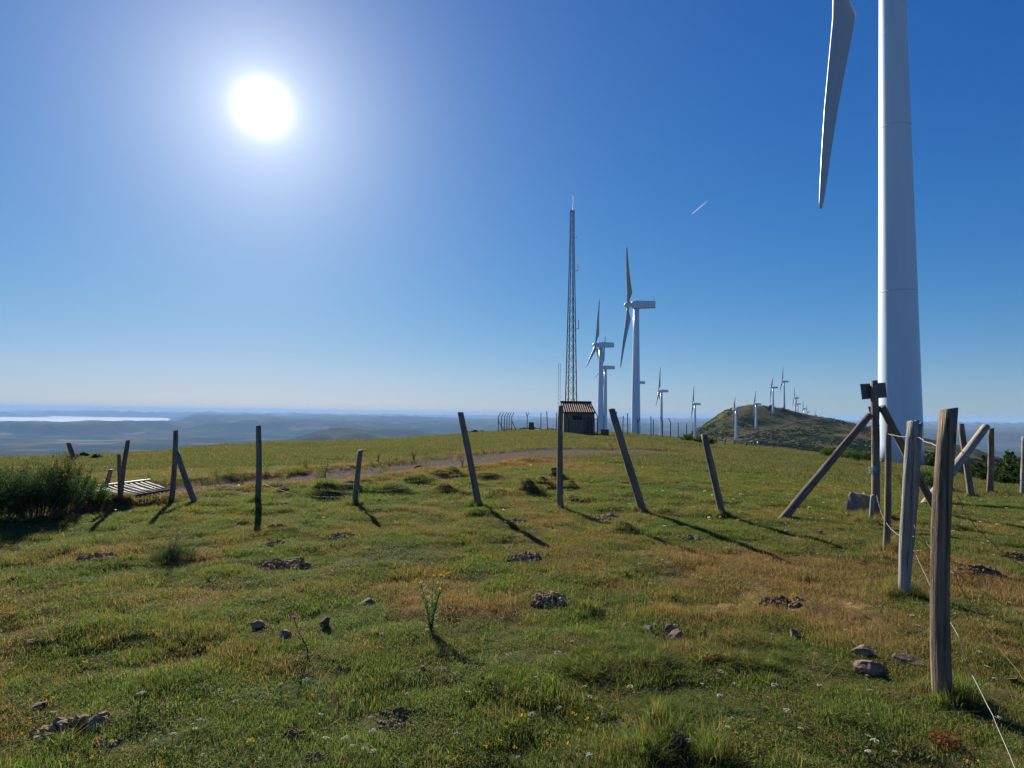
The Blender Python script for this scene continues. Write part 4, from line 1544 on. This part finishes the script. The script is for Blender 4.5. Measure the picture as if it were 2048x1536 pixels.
def leaves(n, radius, zmin, zmax, size, seed, flat=.5, long=1.0):
    g = np.random.default_rng(seed)
    q = np.sqrt(g.random(n)) * radius
    a = g.random(n) * 2 * np.pi
    c_ = np.stack([q * np.cos(a), q * np.sin(a), g.uniform(zmin, zmax, n)], -1)
    nn = np.stack([g.normal(0, flat, n), g.normal(0, flat, n), np.ones(n)], -1)
    nn /= np.linalg.norm(nn, axis=1)[:, None]
    t = np.stack([np.cos(a * 7), np.sin(a * 7), np.zeros(n)], -1)
    t = t - nn * (t * nn).sum(1)[:, None]
    t /= np.linalg.norm(t, axis=1)[:, None]
    b_ = np.cross(nn, t)
    s = size * g.uniform(.6, 1.3, n)[:, None]
    V = np.stack([c_ - t * s * long, c_ + b_ * s * .6, c_ + t * s * long, c_ - b_ * s * .6], 1)
    b = np.arange(n)[:, None] * 4
    Fc = np.concatenate([b + [0, 1, 2], b + [0, 2, 3]], 0)
    return V.reshape(-1, 3), Fc, np.repeat(g.random(n), 4)

def merge(*parts):
    V, Fc, r_, o = [], [], [], 0
    for (v, f_, q) in parts:
        V.append(v); Fc.append(f_ + o); r_.append(q); o += len(v)
    return np.concatenate(V), np.concatenate(Fc), np.concatenate(r_)

def proto(coll, name, data, mat):
    me = np_mesh(name, data[0], data[1], mat, {'rnd': data[2]})
    o = bpy.data.objects.new(name, me)
    coll.objects.link(o)

def scatter(name, label, cat, coll, P_, kind, rot, scl, extra=None):
    me = bpy.data.meshes.new(name + '_points')
    n = len(P_)
    me.vertices.add(n)
    me.vertices.foreach_set('co', np.asarray(P_, np.float32).ravel())
    a = me.attributes.new('kind', 'INT', 'POINT'); a.data.foreach_set('value', np.asarray(kind, np.int32))
    a = me.attributes.new('rot', 'FLOAT_VECTOR', 'POINT'); a.data.foreach_set('vector', np.asarray(rot, np.float32).ravel())
    a = me.attributes.new('scl', 'FLOAT_VECTOR', 'POINT'); a.data.foreach_set('vector', np.asarray(scl, np.float32).ravel())
    for k_, v in (extra or {}).items():
        a = me.attributes.new(k_, 'FLOAT', 'POINT'); a.data.foreach_set('value', np.asarray(v, np.float32))
    o = link(name, me)
    ng = bpy.data.node_groups.new(name + '_scatter', 'GeometryNodeTree')
    ng.interface.new_socket(name='Geometry', in_out='INPUT', socket_type='NodeSocketGeometry')
    ng.interface.new_socket(name='Geometry', in_out='OUTPUT', socket_type='NodeSocketGeometry')
    gi, go = ng.nodes.new('NodeGroupInput'), ng.nodes.new('NodeGroupOutput')
    ip = ng.nodes.new('GeometryNodeInstanceOnPoints')
    ci = ng.nodes.new('GeometryNodeCollectionInfo')
    ci.inputs['Collection'].default_value = coll
    ci.inputs['Separate Children'].default_value = True
    ci.inputs['Reset Children'].default_value = True
    ip.inputs['Pick Instance'].default_value = True
    def na(nm, dt):
        q = ng.nodes.new('GeometryNodeInputNamedAttribute')
        q.data_type = dt
        q.inputs['Name'].default_value = nm
        return q.outputs['Attribute']
    L = ng.links.new
    L(gi.outputs[0], ip.inputs['Points'])
    L(ci.outputs[0], ip.inputs['Instance'])
    L(na('kind', 'INT'), ip.inputs['Instance Index'])
    L(na('rot', 'FLOAT_VECTOR'), ip.inputs['Rotation'])
    L(na('scl', 'FLOAT_VECTOR'), ip.inputs['Scale'])
    L(ip.outputs[0], go.inputs[0])
    md = o.modifiers.new('scatter', 'NODES')
    md.node_group = ng
    tag(o, label, cat, kind='stuff')
    return o

gc = bpy.data.collections.new('grass_protos')
for k_ in range(4):   # 0-3 short turf
    proto(gc, f'a{k_}', merge(blades(190, .13, .022, .062, .0016, .55, 500 + k_), leaves(26, .12, .004, .022, .0055, 520 + k_)), 'grass')
for k_ in range(2):   # 4-5 clover and herbs
    proto(gc, f'b{k_}', merge(leaves(170, .12, .006, .035, .0062, 540 + k_, .55), blades(60, .12, .02, .06, .0015, .5, 545 + k_), leaves(14, .10, .01, .04, .008, 548 + k_, .6, 1.7)), 'grass')
for k_ in range(2):   # 6-7 tussocks of longer grass
    proto(gc, f'c{k_}', blades(150, .08, .06, .15, .0020, .35, 560 + k_, .9, clump=True), 'grass')
for k_ in range(2):   # 8-9 dry bents
    proto(gc, f'd{k_}', merge(blades(90, .12, .03, .085, .0013, .6, 580 + k_), blades(12, .11, .09, .17, .0010, .3, 585 + k_)), 'dry_grass')
# 10-11 coarse far turf
for k_ in range(2):
    proto(gc, f'e{k_}', blades(230, .5, .03, .075, .006, .55, 600 + k_), 'far_grass')

def field(n, r_a, r_b, az_lim):
    rr = np.sqrt(rng.uniform(r_a ** 2, r_b ** 2, n))
    aa = rng.uniform(-az_lim, az_lim, n)
    return rr * np.sin(aa), rr * np.cos(aa), rr, aa

X, Y, K, SC = [], [], [], []
for (ra, rb, dens, s, mode) in ((1.2, 5.0, 330, .95, 0), (5.0, 10.0, 190, 1.15, 0), (10.0, 20.0, 70, 1.6, 0), (20.0, 38.0, 9.0, 1.15, 1), (38.0, 85.0, 4.0, 1.5, 1)):
    n = int(dens * .93 * (rb ** 2 - ra ** 2))
    x, y, rr, aa = field(n, ra, rb, .93)
    px = 1024 + F * np.tan(aa)
    rc = np.interp(px, cr_px, cr_Y) / np.cos(aa)
    td = track_dist(x, y)
    ok = (rr < rc + 6) & (td + .25 * fbm(x * 1.7, y * 1.7, 61, 3) > 1.0)
    ok &= rng.random(len(x)) < .12 + 1.35 * vnoise(x * 2.9, y * 2.9, 63)
    for (hp, w) in HEAP_XY:
        rad = w / 2 / F * hp.y * .8
        ok &= ~(((x - hp.x) ** 2 + (y - hp.y) ** 2 < rad ** 2) & (rng.random(len(x)) < .6))
    x, y = x[ok], y[ok]
    m = len(x)
    dr = dryness(x, y)
    t = rng.random(m)
    lush = vnoise(x * .8, y * .8, 67)
    if mode == 0:
        k_ = rng.integers(0, 4, m)
        k_ = np.where((t < .10 + .45 * sstep(.55, .8, lush)) & (dr < .45), rng.integers(4, 6, m), k_)
        k_ = np.where((t > .985 - .05 * lush), rng.integers(6, 8, m), k_)
        k_ = np.where(rng.random(m) < np.clip(dr - .25, .03, .7), rng.integers(8, 10, m), k_)
        hs = .20 + .95 * vnoise(x * 3.7, y * 3.7, 69) ** 1.6
        hs = np.where((k_ == 6) | (k_ == 7), hs * .75, hs)
    else:
        k_ = rng.integers(10, 12, m)
        hs = .25 + 1.6 * vnoise(x * .55, y * .9, 69) ** 1.5 + .5 * vnoise(x * 2.1, y * 2.1, 70)
    X.append(x); Y.append(y); K.append(k_)
    SC.append(np.stack([np.full(m, s), np.full(m, s), hs * (1 if s < 1.3 else s * .8)], -1) * rng.uniform(.8, 1.2, m)[:, None])
# lush bright patches seen in the foreground
for (px_, py_, wpx, n) in ((1250, 1320, 170, 120), (1180, 1350, 90, 60), (1490, 1310, 200, 80), (1330, 1300, 120, 30), (1310, 1435, 60, 25), (860, 1310, 60, 20)):
    c_ = plane_pt(px_, py_)
    rad = wpx / 2 / F * c_.y
    a = rng.uniform(0, 6.28, n); q = np.sqrt(rng.random(n)) * rad
    X.append(c_.x + q * np.cos(a)); Y.append(c_.y + q * np.sin(a) * .8); K.append(rng.integers(6, 8, n))
    SC.append(np.stack([np.full(n, .9), np.full(n, .9), rng.uniform(.3, .62, n)], -1))
# long grass at the foot of posts, boulder and stones
for key, (g_, t_, dep, o_) in POSTS.items():
    n = 16
    a = rng.uniform(0, 6.28, n); q = rng.uniform(.05, .16, n)
    X.append(g_.x + q * np.cos(a)); Y.append(g_.y + q * np.sin(a)); K.append(rng.integers(6, 10, n))
    SC.append(np.stack([np.full(n, .8), np.full(n, .8), rng.uniform(.7, 1.3, n)], -1))
for g_ in (g12, g14, at(1705, 1035), at(1730, 1045), at(1755, 1047), at(1360, 1490)):
    n = 18
    a = rng.uniform(0, 6.28, n); q = rng.uniform(.04, .2, n)
    X.append(g_.x + q * np.cos(a)); Y.append(g_.y + q * np.sin(a)); K.append(rng.integers(6, 10, n))
    SC.append(np.stack([np.full(n, .8), np.full(n, .8), rng.uniform(.7, 1.4, n)], -1))
X, Y, K, SC = np.concatenate(X), np.concatenate(Y), np.concatenate(K), np.concatenate(SC)
n = len(X)
Z = H(X, Y)
rot = np.stack([rng.normal(0, .06, n), rng.normal(0, .06, n), rng.uniform(0, 6.28, n)], -1)
scatter('grass', 'short grazed grass and herbs covering the hilltop', 'grass', gc, np.stack([X, Y, Z], -1), K, rot, SC, {'dry': dryness(X, Y)})
print('grass instances', n)

# loose straw and dead stalks
sc_ = bpy.data.collections.new('straw_protos')
proto(sc_, 'a', blades(3, .03, .10, .22, .0012, .5, 801), 'straw')
proto(sc_, 'b', blades(2, .02, .06, .16, .0016, .9, 802), 'straw')
x, y, rr, aa = field(5200, 1.3, 10.0, .9)
n = len(x)
scatter('dead_stalks', 'thin pale dead stalks sticking out of the turf', 'stalks', sc_, np.stack([x, y, H(x, y)], -1), rng.integers(0, 2, n),
        np.stack([rng.normal(0, .75, n), rng.normal(0, .75, n), rng.uniform(0, 6.28, n)], -1), np.stack([np.ones(n)] * 2 + [rng.uniform(.25, .85, n)], -1), {'dry': np.ones(n)})

cc_ = bpy.data.collections.new('crumb_protos')
for k_ in range(4):
    me = rock_mesh(900 + k_, (1, .85, .6), sub=0, cuts=4, mat='soil_clod' if k_ < 3 else 'warm_stone')
    o = bpy.data.objects.new('c%d' % k_, me); cc_.objects.link(o)
x, y, rr, aa = field(2600, 1.4, 13.0, .9)
ok = vnoise(x * 1.1, y * 1.1, 83) + .5 * fbm(x * 4, y * 4, 85, 2) > .56
x, y = x[ok], y[ok]; n = len(x)
sz = .006 + .020 * rng.random(n) ** 3
scatter('earth_crumbs', 'small crumbs of earth and dung scattered in the turf', 'crumbs', cc_, np.stack([x, y, H(x, y) + .008], -1), rng.integers(0, 4, n),
        np.stack([rng.uniform(0, .6, n), rng.uniform(0, .6, n), rng.uniform(0, 6, n)], -1), np.stack([sz * 1.3, sz * 1.1, sz], -1))

# ------------------------------------------------------------------ flowers
def yarrow_meshes(seed):
    rs = random.Random(seed)
    hd = MB()
    R_ = .021
    for _ in range(26):
        q = math.sqrt(rs.random()) * R_
        a = rs.uniform(0, 6.28)
        c_ = Vector((q * math.cos(a), q * math.sin(a), .006 * (1 - (q / R_) ** 2) + rs.uniform(-.001, .001)))
        r_ = rs.uniform(.0032, .005)
        ring = [c_ + Vector((r_ * math.cos(t), r_ * math.sin(t), rs.uniform(-.001, .001))) for t in (0, 1.26, 2.5, 3.77, 5.0)]
        hd.add(ring + [c_ + Vector((0, 0, .0025))], [(0, 1, 5), (1, 2, 5), (2, 3, 5), (3, 4, 5), (4, 0, 5)], rs.random())
    stm = MB()
    stm.tube([(0, 0, -.10), (.003, .002, -.03)], .0013, 4, rnd=.4)
    for _ in range(7):
        a = rs.uniform(0, 6.28); q = R_ * rs.uniform(.4, .9)
        stm.tube([(.003, .002, -.03), (q * math.cos(a), q * math.sin(a), .001)], .0007, 3, False, rnd=.5)
    return hd.mesh('flower_head', 'white_flower'), stm.mesh('stem', 'weed_leaf')
YM = [yarrow_meshes(s) for s in (1, 2, 3)]

def lotus_meshes(seed):
    rs = random.Random(seed)
    hd = MB()
    for k_ in range(rs.choice((3, 4))):
        c_ = Vector((rs.uniform(-.010, .010), rs.uniform(-.010, .010), rs.uniform(0, .012)))
        for p_ in range(3):
            a = rs.uniform(0, 6.28)
            d_ = Vector((math.cos(a), math.sin(a), .5)) * .010
            s = Vector((-math.sin(a), math.cos(a), 0)) * .0055
            hd.add([c_, c_ + d_ * .6 + s, c_ + d_ + Vector((0, 0, .004)), c_ + d_ * .6 - s], [(0, 1, 2), (0, 2, 3)], rs.random())
    stm = MB().tube([(0, 0, -.07), (.002, 0, -.02), (0, 0, .002)], .0012, 4, rnd=.4)
    return hd.mesh('flower_head', 'yellow_flower'), stm.mesh('stem', 'weed_leaf')
LM = [lotus_meshes(s) for s in (4, 5, 6)]

def flower(px, py, meshes, label, cat, group, name, s):
    g = at(px, py + 12)
    h_ = (.075 if name == 'white_flower' else .05) * s
    t = thing(name, label, cat, (g.x, g.y, g.z + h_), group)
    t.rotation_euler = (random.uniform(-.25, .25), random.uniform(-.25, .25), random.uniform(0, 6.28))
    t.scale = (s, s, s)
    hd, stm = random.choice(meshes)
    link('flower_head', hd, t)
    link('stem', stm, t)
WG = 'small white flower heads dotted over the turf'
WL = 'small flat white flower head on a short stem in the turf'
white = [(235, 1358), (230, 1370), (325, 1280), (385, 1234), (400, 1235), (275, 1242), (340, 1183), (1325, 1120), (1015, 1018 + 60), (385, 1452), (400, 1455), (390, 1470), (405, 1515),
         (345, 1482), (310, 1490), (285, 1395), (280, 1400), (935, 1390), (720, 1362), (705, 1407), (690, 1494), (705, 1500), (745, 1478), (730, 1505), (745, 1515), (1075, 1383), (1120, 1423),
         (1062, 1443), (1180, 1405), (1260, 1385), (1115, 1315), (1018, 1317), (1178, 1528), (1170, 1375), (1575, 1435), (1550, 1380), (1640, 1376), (1740, 1380), (1738, 1430), (1602, 1466),
         (1738, 1480), (1310, 1250), (1350, 1250), (1300, 1168), (1515, 1177), (1470, 1370), (1405, 1372), (775, 1135), (865, 1128), (820, 1102), (700, 1105), (640, 1095), (670, 1062),
         (740, 1440), (470, 1410), (520, 1520), (440, 1385), (110, 1220), (70, 1222), (60, 1290), (600, 1350), (560, 1378), (1825, 1235), (1990, 1362), (1975, 1340), (1735, 1350),
         (1998, 1445), (1440, 1400), (660, 1405), (900, 1220), (1005, 1238), (640, 1440), (20, 1330), (1960, 1310)]
rw = random.Random(3)
while len(white) < 150:
    px_, py_ = rw.uniform(20, 2030), 1040 + 480 * rw.random() ** 1.4
    if 0 < px_ < 300 and py_ < 1080:
        continue
    white.append((px_, py_))
for (px_, py_) in white:
    flower(px_, py_, YM, WL, 'flower', WG, 'white_flower', random.uniform(.4, .85))
YG = 'small yellow flowers in the foreground turf'
YL = 'small bright yellow flower cluster low in the turf'
yellow = [(1145, 1430), (1152, 1438), (902, 1445), (898, 1460), (905, 1482), (906, 1528), (915, 1515), (912, 1534), (1160, 1472), (1092, 1470), (1093, 1500), (1135, 1500), (1172, 1448),
          (1052, 1440), (1042, 1443), (1030, 1505), (1000, 1490), (625, 1394), (170, 1328), (307, 1268), (312, 1275), (425, 1338), (455, 1388), (460, 1392), (400, 1405), (500, 1495), (508, 1490),
          (95, 1398), (105, 1405), (10, 1455), (5, 1470), (40, 1475), (55, 1462), (150, 1515), (185, 1525), (140, 1530), (1965, 1252), (1950, 1268), (1985, 1275), (830, 1330), (1930, 1530),
          (1955, 1530), (200, 1295), (570, 1392), (680, 1390), (12, 1190), (18, 1196), (1730, 1145), (1010, 1460), (970, 1500)]
for (px_, py_) in yellow:
    flower(px_, py_, LM, YL, 'flower', YG, 'yellow_flower', random.uniform(.5, .95))
# far specks of the same flowers that cannot be counted
fc = bpy.data.collections.new('flower_protos')
for i, (h_, s_) in enumerate(YM[:2]):
    o = bpy.data.objects.new('a%d' % i, h_); fc.objects.link(o)
x, y, rr, aa = field(700, 8.0, 20.0, .85)
ok = track_dist(x, y) > 1.3
x, y = x[ok], y[ok]; n = len(x)
scatter('flower_specks', 'scattered white flower specks in the farther turf', 'flowers', fc, np.stack([x, y, H(x, y) + .06], -1), rng.integers(0, 2, n),
        np.stack([rng.normal(0, .2, n), rng.normal(0, .2, n), rng.uniform(0, 6, n)], -1), np.repeat(rng.uniform(.6, 1.2, n)[:, None], 3, 1))

# purple thistle
g = at(620, 1306)
dep = depth_of(g)
th = thing('thistle', 'tall thistle bending over with a purple flower head', 'thistle', g)
P1, P2, P3 = pix(612, 1290, dep) - g, pix(596, 1262, dep) - g, pix(588, 1238, dep) - g
stm = MB().tube([(0, 0, -.03), P1, P2, P3], [.004, .0035, .003, .0026], 6).build('stem', 'weed_leaf', th, True)
def tuft_head(c_, r_, parent, nm, mat, n=60, seed=3):
    rs = random.Random(seed)
    m = MB()
    for _ in range(n):
        d_ = Vector((rs.gauss(0, .6), rs.gauss(0, .6), abs(rs.gauss(.8, .4)))).normalized() * r_ * rs.uniform(.6, 1.1)
        s = d_.orthogonal().normalized() * r_ * .09
        m.add([c_ - s, c_ + s, c_ + d_], [(0, 1, 2)], rs.random())
    return m.build(nm, mat, parent)
tuft_head(P3, .026, th, 'flower_head', 'purple_flower', 90)
q_ = pix(590, 1268, dep) - g
MB().tube([P1 * 1.1, q_], .002, 5).build('side_stem', 'weed_leaf', th)
tuft_head(q_, .014, th, 'flower_head', 'purple_flower', 50, 5)
rs = random.Random(9)
for k_ in range(9):
    f_ = .1 + .09 * k_
    c_ = Vector((0, 0, 0)).lerp(P3, f_)
    a = rs.uniform(0, 6.28)
    d_ = Vector((math.cos(a), math.sin(a), .3)) * rs.uniform(.03, .06)
    s = Vector((-math.sin(a), math.cos(a), 0)) * .008
    MB().add([c_, c_ + d_ * .5 + s, c_ + d_ * .6, c_ + d_, c_ + d_ * .5 - s], [(0, 1, 2), (0, 2, 4), (1, 3, 2), (2, 3, 4)], rs.random()).build('leaf', 'pale_leaf', th)

# yellow ragwort
def stalky(px, py, top_py, n, spread, label, name, leafm, headm, head_r, seed, leaf_n=10, cat='plant', heads=True, radius=.0025):
    g = at(px, py)
    dep = depth_of(g)
    hh = (pix(px, top_py, dep) - g).z
    t = thing(name, label, cat, g)
    rs = random.Random(seed)
    for k_ in range(n):
        a = rs.uniform(0, 6.28)
        q = spread * rs.random() ** .5
        tip = Vector((q * math.cos(a), q * math.sin(a), hh * rs.uniform(.72, 1.0)))
        mid = Vector((tip.x * .35, tip.y * .35, tip.z * .5))
        MB().tube([(rs.uniform(-.01, .01), rs.uniform(-.01, .01), -.02), mid, tip], [radius, radius * .8, radius * .5], 5, rnd=rs.random()).build('stem', leafm, t)
        m = MB()
        for _ in range(leaf_n):
            f_ = rs.uniform(.05, .9)
            c_ = mid * (f_ * 2) if f_ < .5 else mid.lerp(tip, f_ * 2 - 1)
            b = rs.uniform(0, 6.28)
            L = rs.uniform(.02, .05)
            d_ = Vector((math.cos(b), math.sin(b), rs.uniform(.1, .9))) * L
            s = Vector((-math.sin(b), math.cos(b), 0)) * L * .16
            m.add([c_, c_ + d_ * .5 + s, c_ + d_, c_ + d_ * .5 - s], [(0, 1, 2), (0, 2, 3)], rs.random())
        m.build('leaves', leafm, t)
        if heads:
            tuft_head(tip, head_r, t, 'flower_head', headm, 22, seed + k_)
    return t
stalky(862, 1262, 1148, 13, .12, 'bushy ragwort plant with yellow flower tops in dry turf', 'ragwort', 'ragwort_leaf', 'yellow_flower', .02, 21, 26)
stalky(345, 1118, 1040, 16, .16, 'dark tussock with dry seed stalks standing in the turf', 'tussock', 'straw', 'straw', .014, 23, 3, radius=.0015)
g_t = at(345, 1120)
tg = MB()
V_, F_, r_ = blades(900, .20, .07, .20, .002, .3, 77, .8, clump=True)
me = np_mesh('tussock_grass', V_, F_, 'broom_leaf', {'rnd': r_})
tt = [o for o in scene.objects if o.name.startswith('tussock')][0]
link('grass_blades', me, tt)
# red sorrel
sr_ = at(1712, 1500)
V_, F_, r_ = merge(leaves(160, .07, .01, .05, .008, 88, .8), blades(60, .06, .03, .09, .0015, .6, 89))
so = link('sorrel_plant', np_mesh('sorrel_plant', V_, F_, 'sorrel', {'rnd': r_}), None, at(1890, 1490))
tag(so, 'small reddish sorrel patch near the foot of the bright wire', 'plant')

# ------------------------------------------------------------------ shrubs
def shrub_data(seed, n_stem, hgt, rad, n_leaf, lsize, spread=.8, thin=2.6, droop=.0):
    g = np.random.default_rng(seed)
    C, D = [], []
    stems = []
    for k_ in range(n_stem):
        a = g.random() * 6.283
        q = math.sqrt(g.random())
        h_ = hgt * (1 - .45 * q * q) * g.uniform(.7, 1.08)
        b0 = np.array([rad * .35 * q * math.cos(a), rad * .35 * q * math.sin(a), 0])
        b1 = np.array([rad * q * math.cos(a), rad * q * math.sin(a), h_])
        m_ = (b0 + b1) / 2 + np.array([0, 0, h_ * .12]) + g.normal(0, rad * .05, 3)
        stems.append((b0, m_, b1))
        t = g.uniform(.12, 1.0, n_leaf) ** .75
        p_ = ((1 - t)[:, None] ** 2) * b0 + (2 * t * (1 - t))[:, None] * m_ + (t ** 2)[:, None] * b1
        p_ += g.normal(0, rad * .055, p_.shape)
        C.append(p_)
        d_ = (b1 - b0) / np.linalg.norm(b1 - b0)
        dd = d_ * .8 + g.normal(0, .5, p_.shape)
        D.append(dd)
    C, D = np.concatenate(C), np.concatenate(D)
    D /= np.linalg.norm(D, axis=1)[:, None]
    n = len(C)
    s = np.cross(D, g.normal(0, 1, (n, 3)))
    s /= np.linalg.norm(s, axis=1)[:, None]
    L = (lsize * g.uniform(.6, 1.4, n))[:, None]
    V = np.stack([C, C + D * L * .5 + s * L / thin / 2, C + D * L, C + D * L * .5 - s * L / thin / 2], 1)
    V[:, :, 2] = np.maximum(V[:, :, 2], 0.0)
    b = np.arange(n)[:, None] * 4
    Fc = np.concatenate([b + [0, 1, 2], b + [0, 2, 3]], 0)
    return (V.reshape(-1, 3), Fc, np.repeat(g.random(n), 4)), stems

def shrub(px, py, wpx, top_py, mat, label, seed, n_stem=90, n_leaf=110, lsize=.03, name='broom_bush', flowers=None, thin=3.0, push=.35, cat='bush', rad=None):
    g = at(px, py)
    g = Vector((g.x, g.y + push, Hs(g.x, g.y + push)))
    dep = depth_of(g)
    hgt = (pix(px, top_py, dep) - g).z
    rad = rad or wpx / 2 / F * dep
    t = thing(name, label, cat, g)
    data, stems = shrub_data(seed, n_stem, hgt, rad, n_leaf, lsize, thin=thin)
    link('foliage', np_mesh('foliage', *data[:2], mat, {'rnd': data[2]}), t)
    m = MB()
    for (a, b, c_) in stems[::3]:
        m.tube([a - np.array([0, 0, .05]), b, c_], [.008, .005, .002], 4, False, rnd=.4)
    m.build('stems', 'brown_wood', t)
    if flowers:
        q = np.random.default_rng(seed + 1)
        V = data[0].reshape(-1, 4, 3)
        z = V[:, 0, 2]
        sel = np.where((z > hgt * .72) & (q.random(len(z)) < flowers))[0]
        W = V[sel] + q.normal(0, .012, (len(sel), 1, 3)) + np.array([0, 0, .01])
        W = W[:, :1] + (W - W[:, :1]) * 1.0
        b = np.arange(len(sel))[:, None] * 4
        link('flowers', np_mesh('flowers', W.reshape(-1, 3), np.concatenate([b + [0, 1, 2], b + [0, 2, 3]], 0), 'ochre_flower', {'rnd': np.repeat(q.random(len(sel)), 4)}), t)
    return t
shrub(72, 1042, 108, 912, 'broom_leaf', 'dark broom bush with ochre flowers along its crown', 31, 95, 95, .034, flowers=.5, push=.5, thin=4.0)
shrub(5, 1052, 180, 930, 'broom_leaf', 'dark feathery broom bush merging into the flowering one', 33, 120, 110, .038, push=.5, thin=4.5)
shrub(-110, 1060, 210, 935, 'broom_leaf', 'dark broom bush at the end of the broom thicket', 34, 110, 110, .035, push=.6)
shrub(165, 1022, 90, 962, 'pale_leaf', 'low pale green broom sprays beside the cattle grid', 35, 60, 90, .03, push=.1)
shrub(200, 1015, 50, 984, 'pale_leaf', 'tiny pale bush with ochre tips against the leaning stakes', 37, 30, 60, .025, flowers=.4, push=.05)
shrub(2010, 1000, 60, 945, 'bracken_leaf', 'rounded green bracken clump near the grey end post', 39, 60, 60, .06, 'bracken_clump', push=3.0, rad=.7)
for i, (px_, py_, w, tp_, nm) in enumerate(((1375, 882, 34, 868, 'where the small fence posts start'), (1400, 884, 30, 874, 'below the lone hill foot turbine'), (1420, 886, 26, 876, 'behind the splintered post head'),
                                            (1690, 912, 60, 898, 'under the long slanting pole'), (1725, 916, 50, 900, 'just behind the sign post'), (1655, 908, 40, 897, 'at the pasture edge by dry grass'))):
    d_ = 60 if px_ < 1500 else 47
    g_ = ground_xy(px_, d_)
    t = thing('bracken_clump', 'green bracken clump ' + nm, 'bush', g_)
    data, stems = shrub_data(140 + i, 40, max(.4, (pix(px_, tp_, d_) - g_).z), w / 2 / F * d_, 50, .10, thin=2.5)
    link('foliage', np_mesh('foliage', *data[:2], 'bracken_leaf', {'rnd': data[2]}), t)

# tall weeds along the track
for i, (px_, py_, tp_, n_, sp_, lb) in enumerate(((828, 925, 900, 8, .20, 'leafy thistle stand on the track edge by the hummocks'), (650, 958, 925, 6, .15, 'tall weed standing in the track verge'),
                                                 (756, 925, 905, 6, .15, 'dry dock stalk behind the short leaning post'), (1225, 903, 885, 3, .12, 'tall bent weed beside the strongly tilted post'),
                                                 (925, 935, 910, 5, .12, 'thin weed at the base of the flat headed post'))):
    stalky(px_, py_, tp_, n_, sp_, lb, 'tall_weed', 'weed_leaf', 'straw', .02, 60 + i, 26, radius=.006)
wc = bpy.data.collections.new('weed_protos')
for k_ in range(3):
    d_, _ = shrub_data(160 + k_, 10, .45, .14, 14, .05, thin=5)
    proto(wc, 'w%d' % k_, merge(d_, blades(24, .12, .2, .45, .004, .25, 170 + k_)), 'straw' if k_ else 'weed_leaf')
n = 150
f_ = rng.random(n) ** .8
sx = np.interp(f_, np.linspace(0, 1, len(TRK)), TRK[:, 0]); sy = np.interp(f_, np.linspace(0, 1, len(TRK)), TRK[:, 1])
w_ = np.interp(f_, np.linspace(0, 1, len(TRK)), TRK_W)
x, y = sx + rng.normal(0, .5, n), sy + w_ * 1.25 + rng.uniform(.1, 1.4, n)
scatter('verge_weeds', 'dry weeds and stalks along the far verge of the track', 'weeds', wc, np.stack([x, y, H(x, y)], -1), rng.integers(0, 3, n),
        np.stack([rng.normal(0, .1, n), rng.normal(0, .1, n), rng.uniform(0, 6, n)], -1), np.repeat(rng.uniform(.3, .8, n)[:, None], 3, 1), {'dry': np.ones(n)})

# scrub on the slopes beyond
bc = bpy.data.collections.new('scrub_protos')
for k_ in range(4):
    d_, _ = shrub_data(180 + k_, 34, .9, .62, 34, .15, thin=2.0)
    proto(bc, 's%d' % k_, d_, 'scrub_leaf')
PX, PY, S = [], [], []
def scrub(n, pxa, pxb, ra, rb, s0, s1, thr, nscale, seed, beyond=True):
    px = rng.uniform(pxa, pxb, n)
    r_ = np.sqrt(rng.uniform(ra ** 2, rb ** 2, n))
    a = np.arctan((px - 1024) / F)
    x, y = r_ * np.sin(a), r_ * np.cos(a)
    rc = np.interp(px, cr_px, cr_Y) / np.cos(a)
    ok = vnoise(x / nscale, y / nscale, seed) + .35 * fbm(x / nscale * 3, y / nscale * 3, seed + 3, 2) > thr
    if beyond:
        ok &= r_ > rc + 2
    PX.append(x[ok]); PY.append(y[ok]); S.append(rng.uniform(s0, s1, ok.sum()))
scrub(1500, 1835, 2350, 30, 110, .8, 1.9, .30, 18, 201)
scrub(3500, 1780, 2350, 110, 320, 1.5, 3.2, .30, 40, 203)
scrub(5000, 1700, 2350, 320, 800, 2.5, 5.0, .40, 70, 205)
scrub(8000, 1360, 1830, 560, 1010, .7, 2.0, .60, 26, 207)
scrub(5000, 1360, 1830, 560, 1010, .5, 1.5, .40, 60, 213)
scrub(700, 930, 1130, 60, 84, .25, .5, .62, 6, 209, False)
scrub(60, 150, 560, 27, 44, .15, .4, .62, 8, 211, False)
PX, PY, S = np.concatenate(PX), np.concatenate(PY), np.concatenate(S)
pr = np.hypot(PX, PY)
paz = np.arctan2(PX, PY)
rcp = np.interp(1024 + F * np.tan(paz), cr_px, cr_Y) / np.cos(paz)
ok = ~((pr < 100) & (pr < rcp - 4))
PX, PY, S = PX[ok], PY[ok], S[ok]
n = len(PX)
scatter('scrub', 'dark green scrub thickets on the slopes beyond the pasture', 'scrub', bc, np.stack([PX, PY, H(PX, PY) - .05], -1), rng.integers(0, 4, n),
        np.stack([np.zeros(n), np.zeros(n), rng.uniform(0, 6, n)], -1), np.stack([S * 1.15, S * 1.15, S * rng.uniform(.6, .9, n)], -1))
print('scrub', n)

# ------------------------------------------------------------------ haze
hb = MB().box((0, 0, -255.0), (97000, 97000, 690))
kk = NT('haze_air')
pv = kk.n('ShaderNodeVolumePrincipled')
pv.inputs['Color'].default_value = (0.33, 0.56, 0.92, 1)
pv.inputs['Density'].default_value = 1 / 22500
pv.inputs['Anisotropy'].default_value = 0.0
kk.l(pv.outputs[0], kk.out.inputs['Volume'])
hz_o = hb.build('haze', 'haze_air')
tag(hz_o, 'thin blue summer haze over the valley', 'haze', kind='stuff')
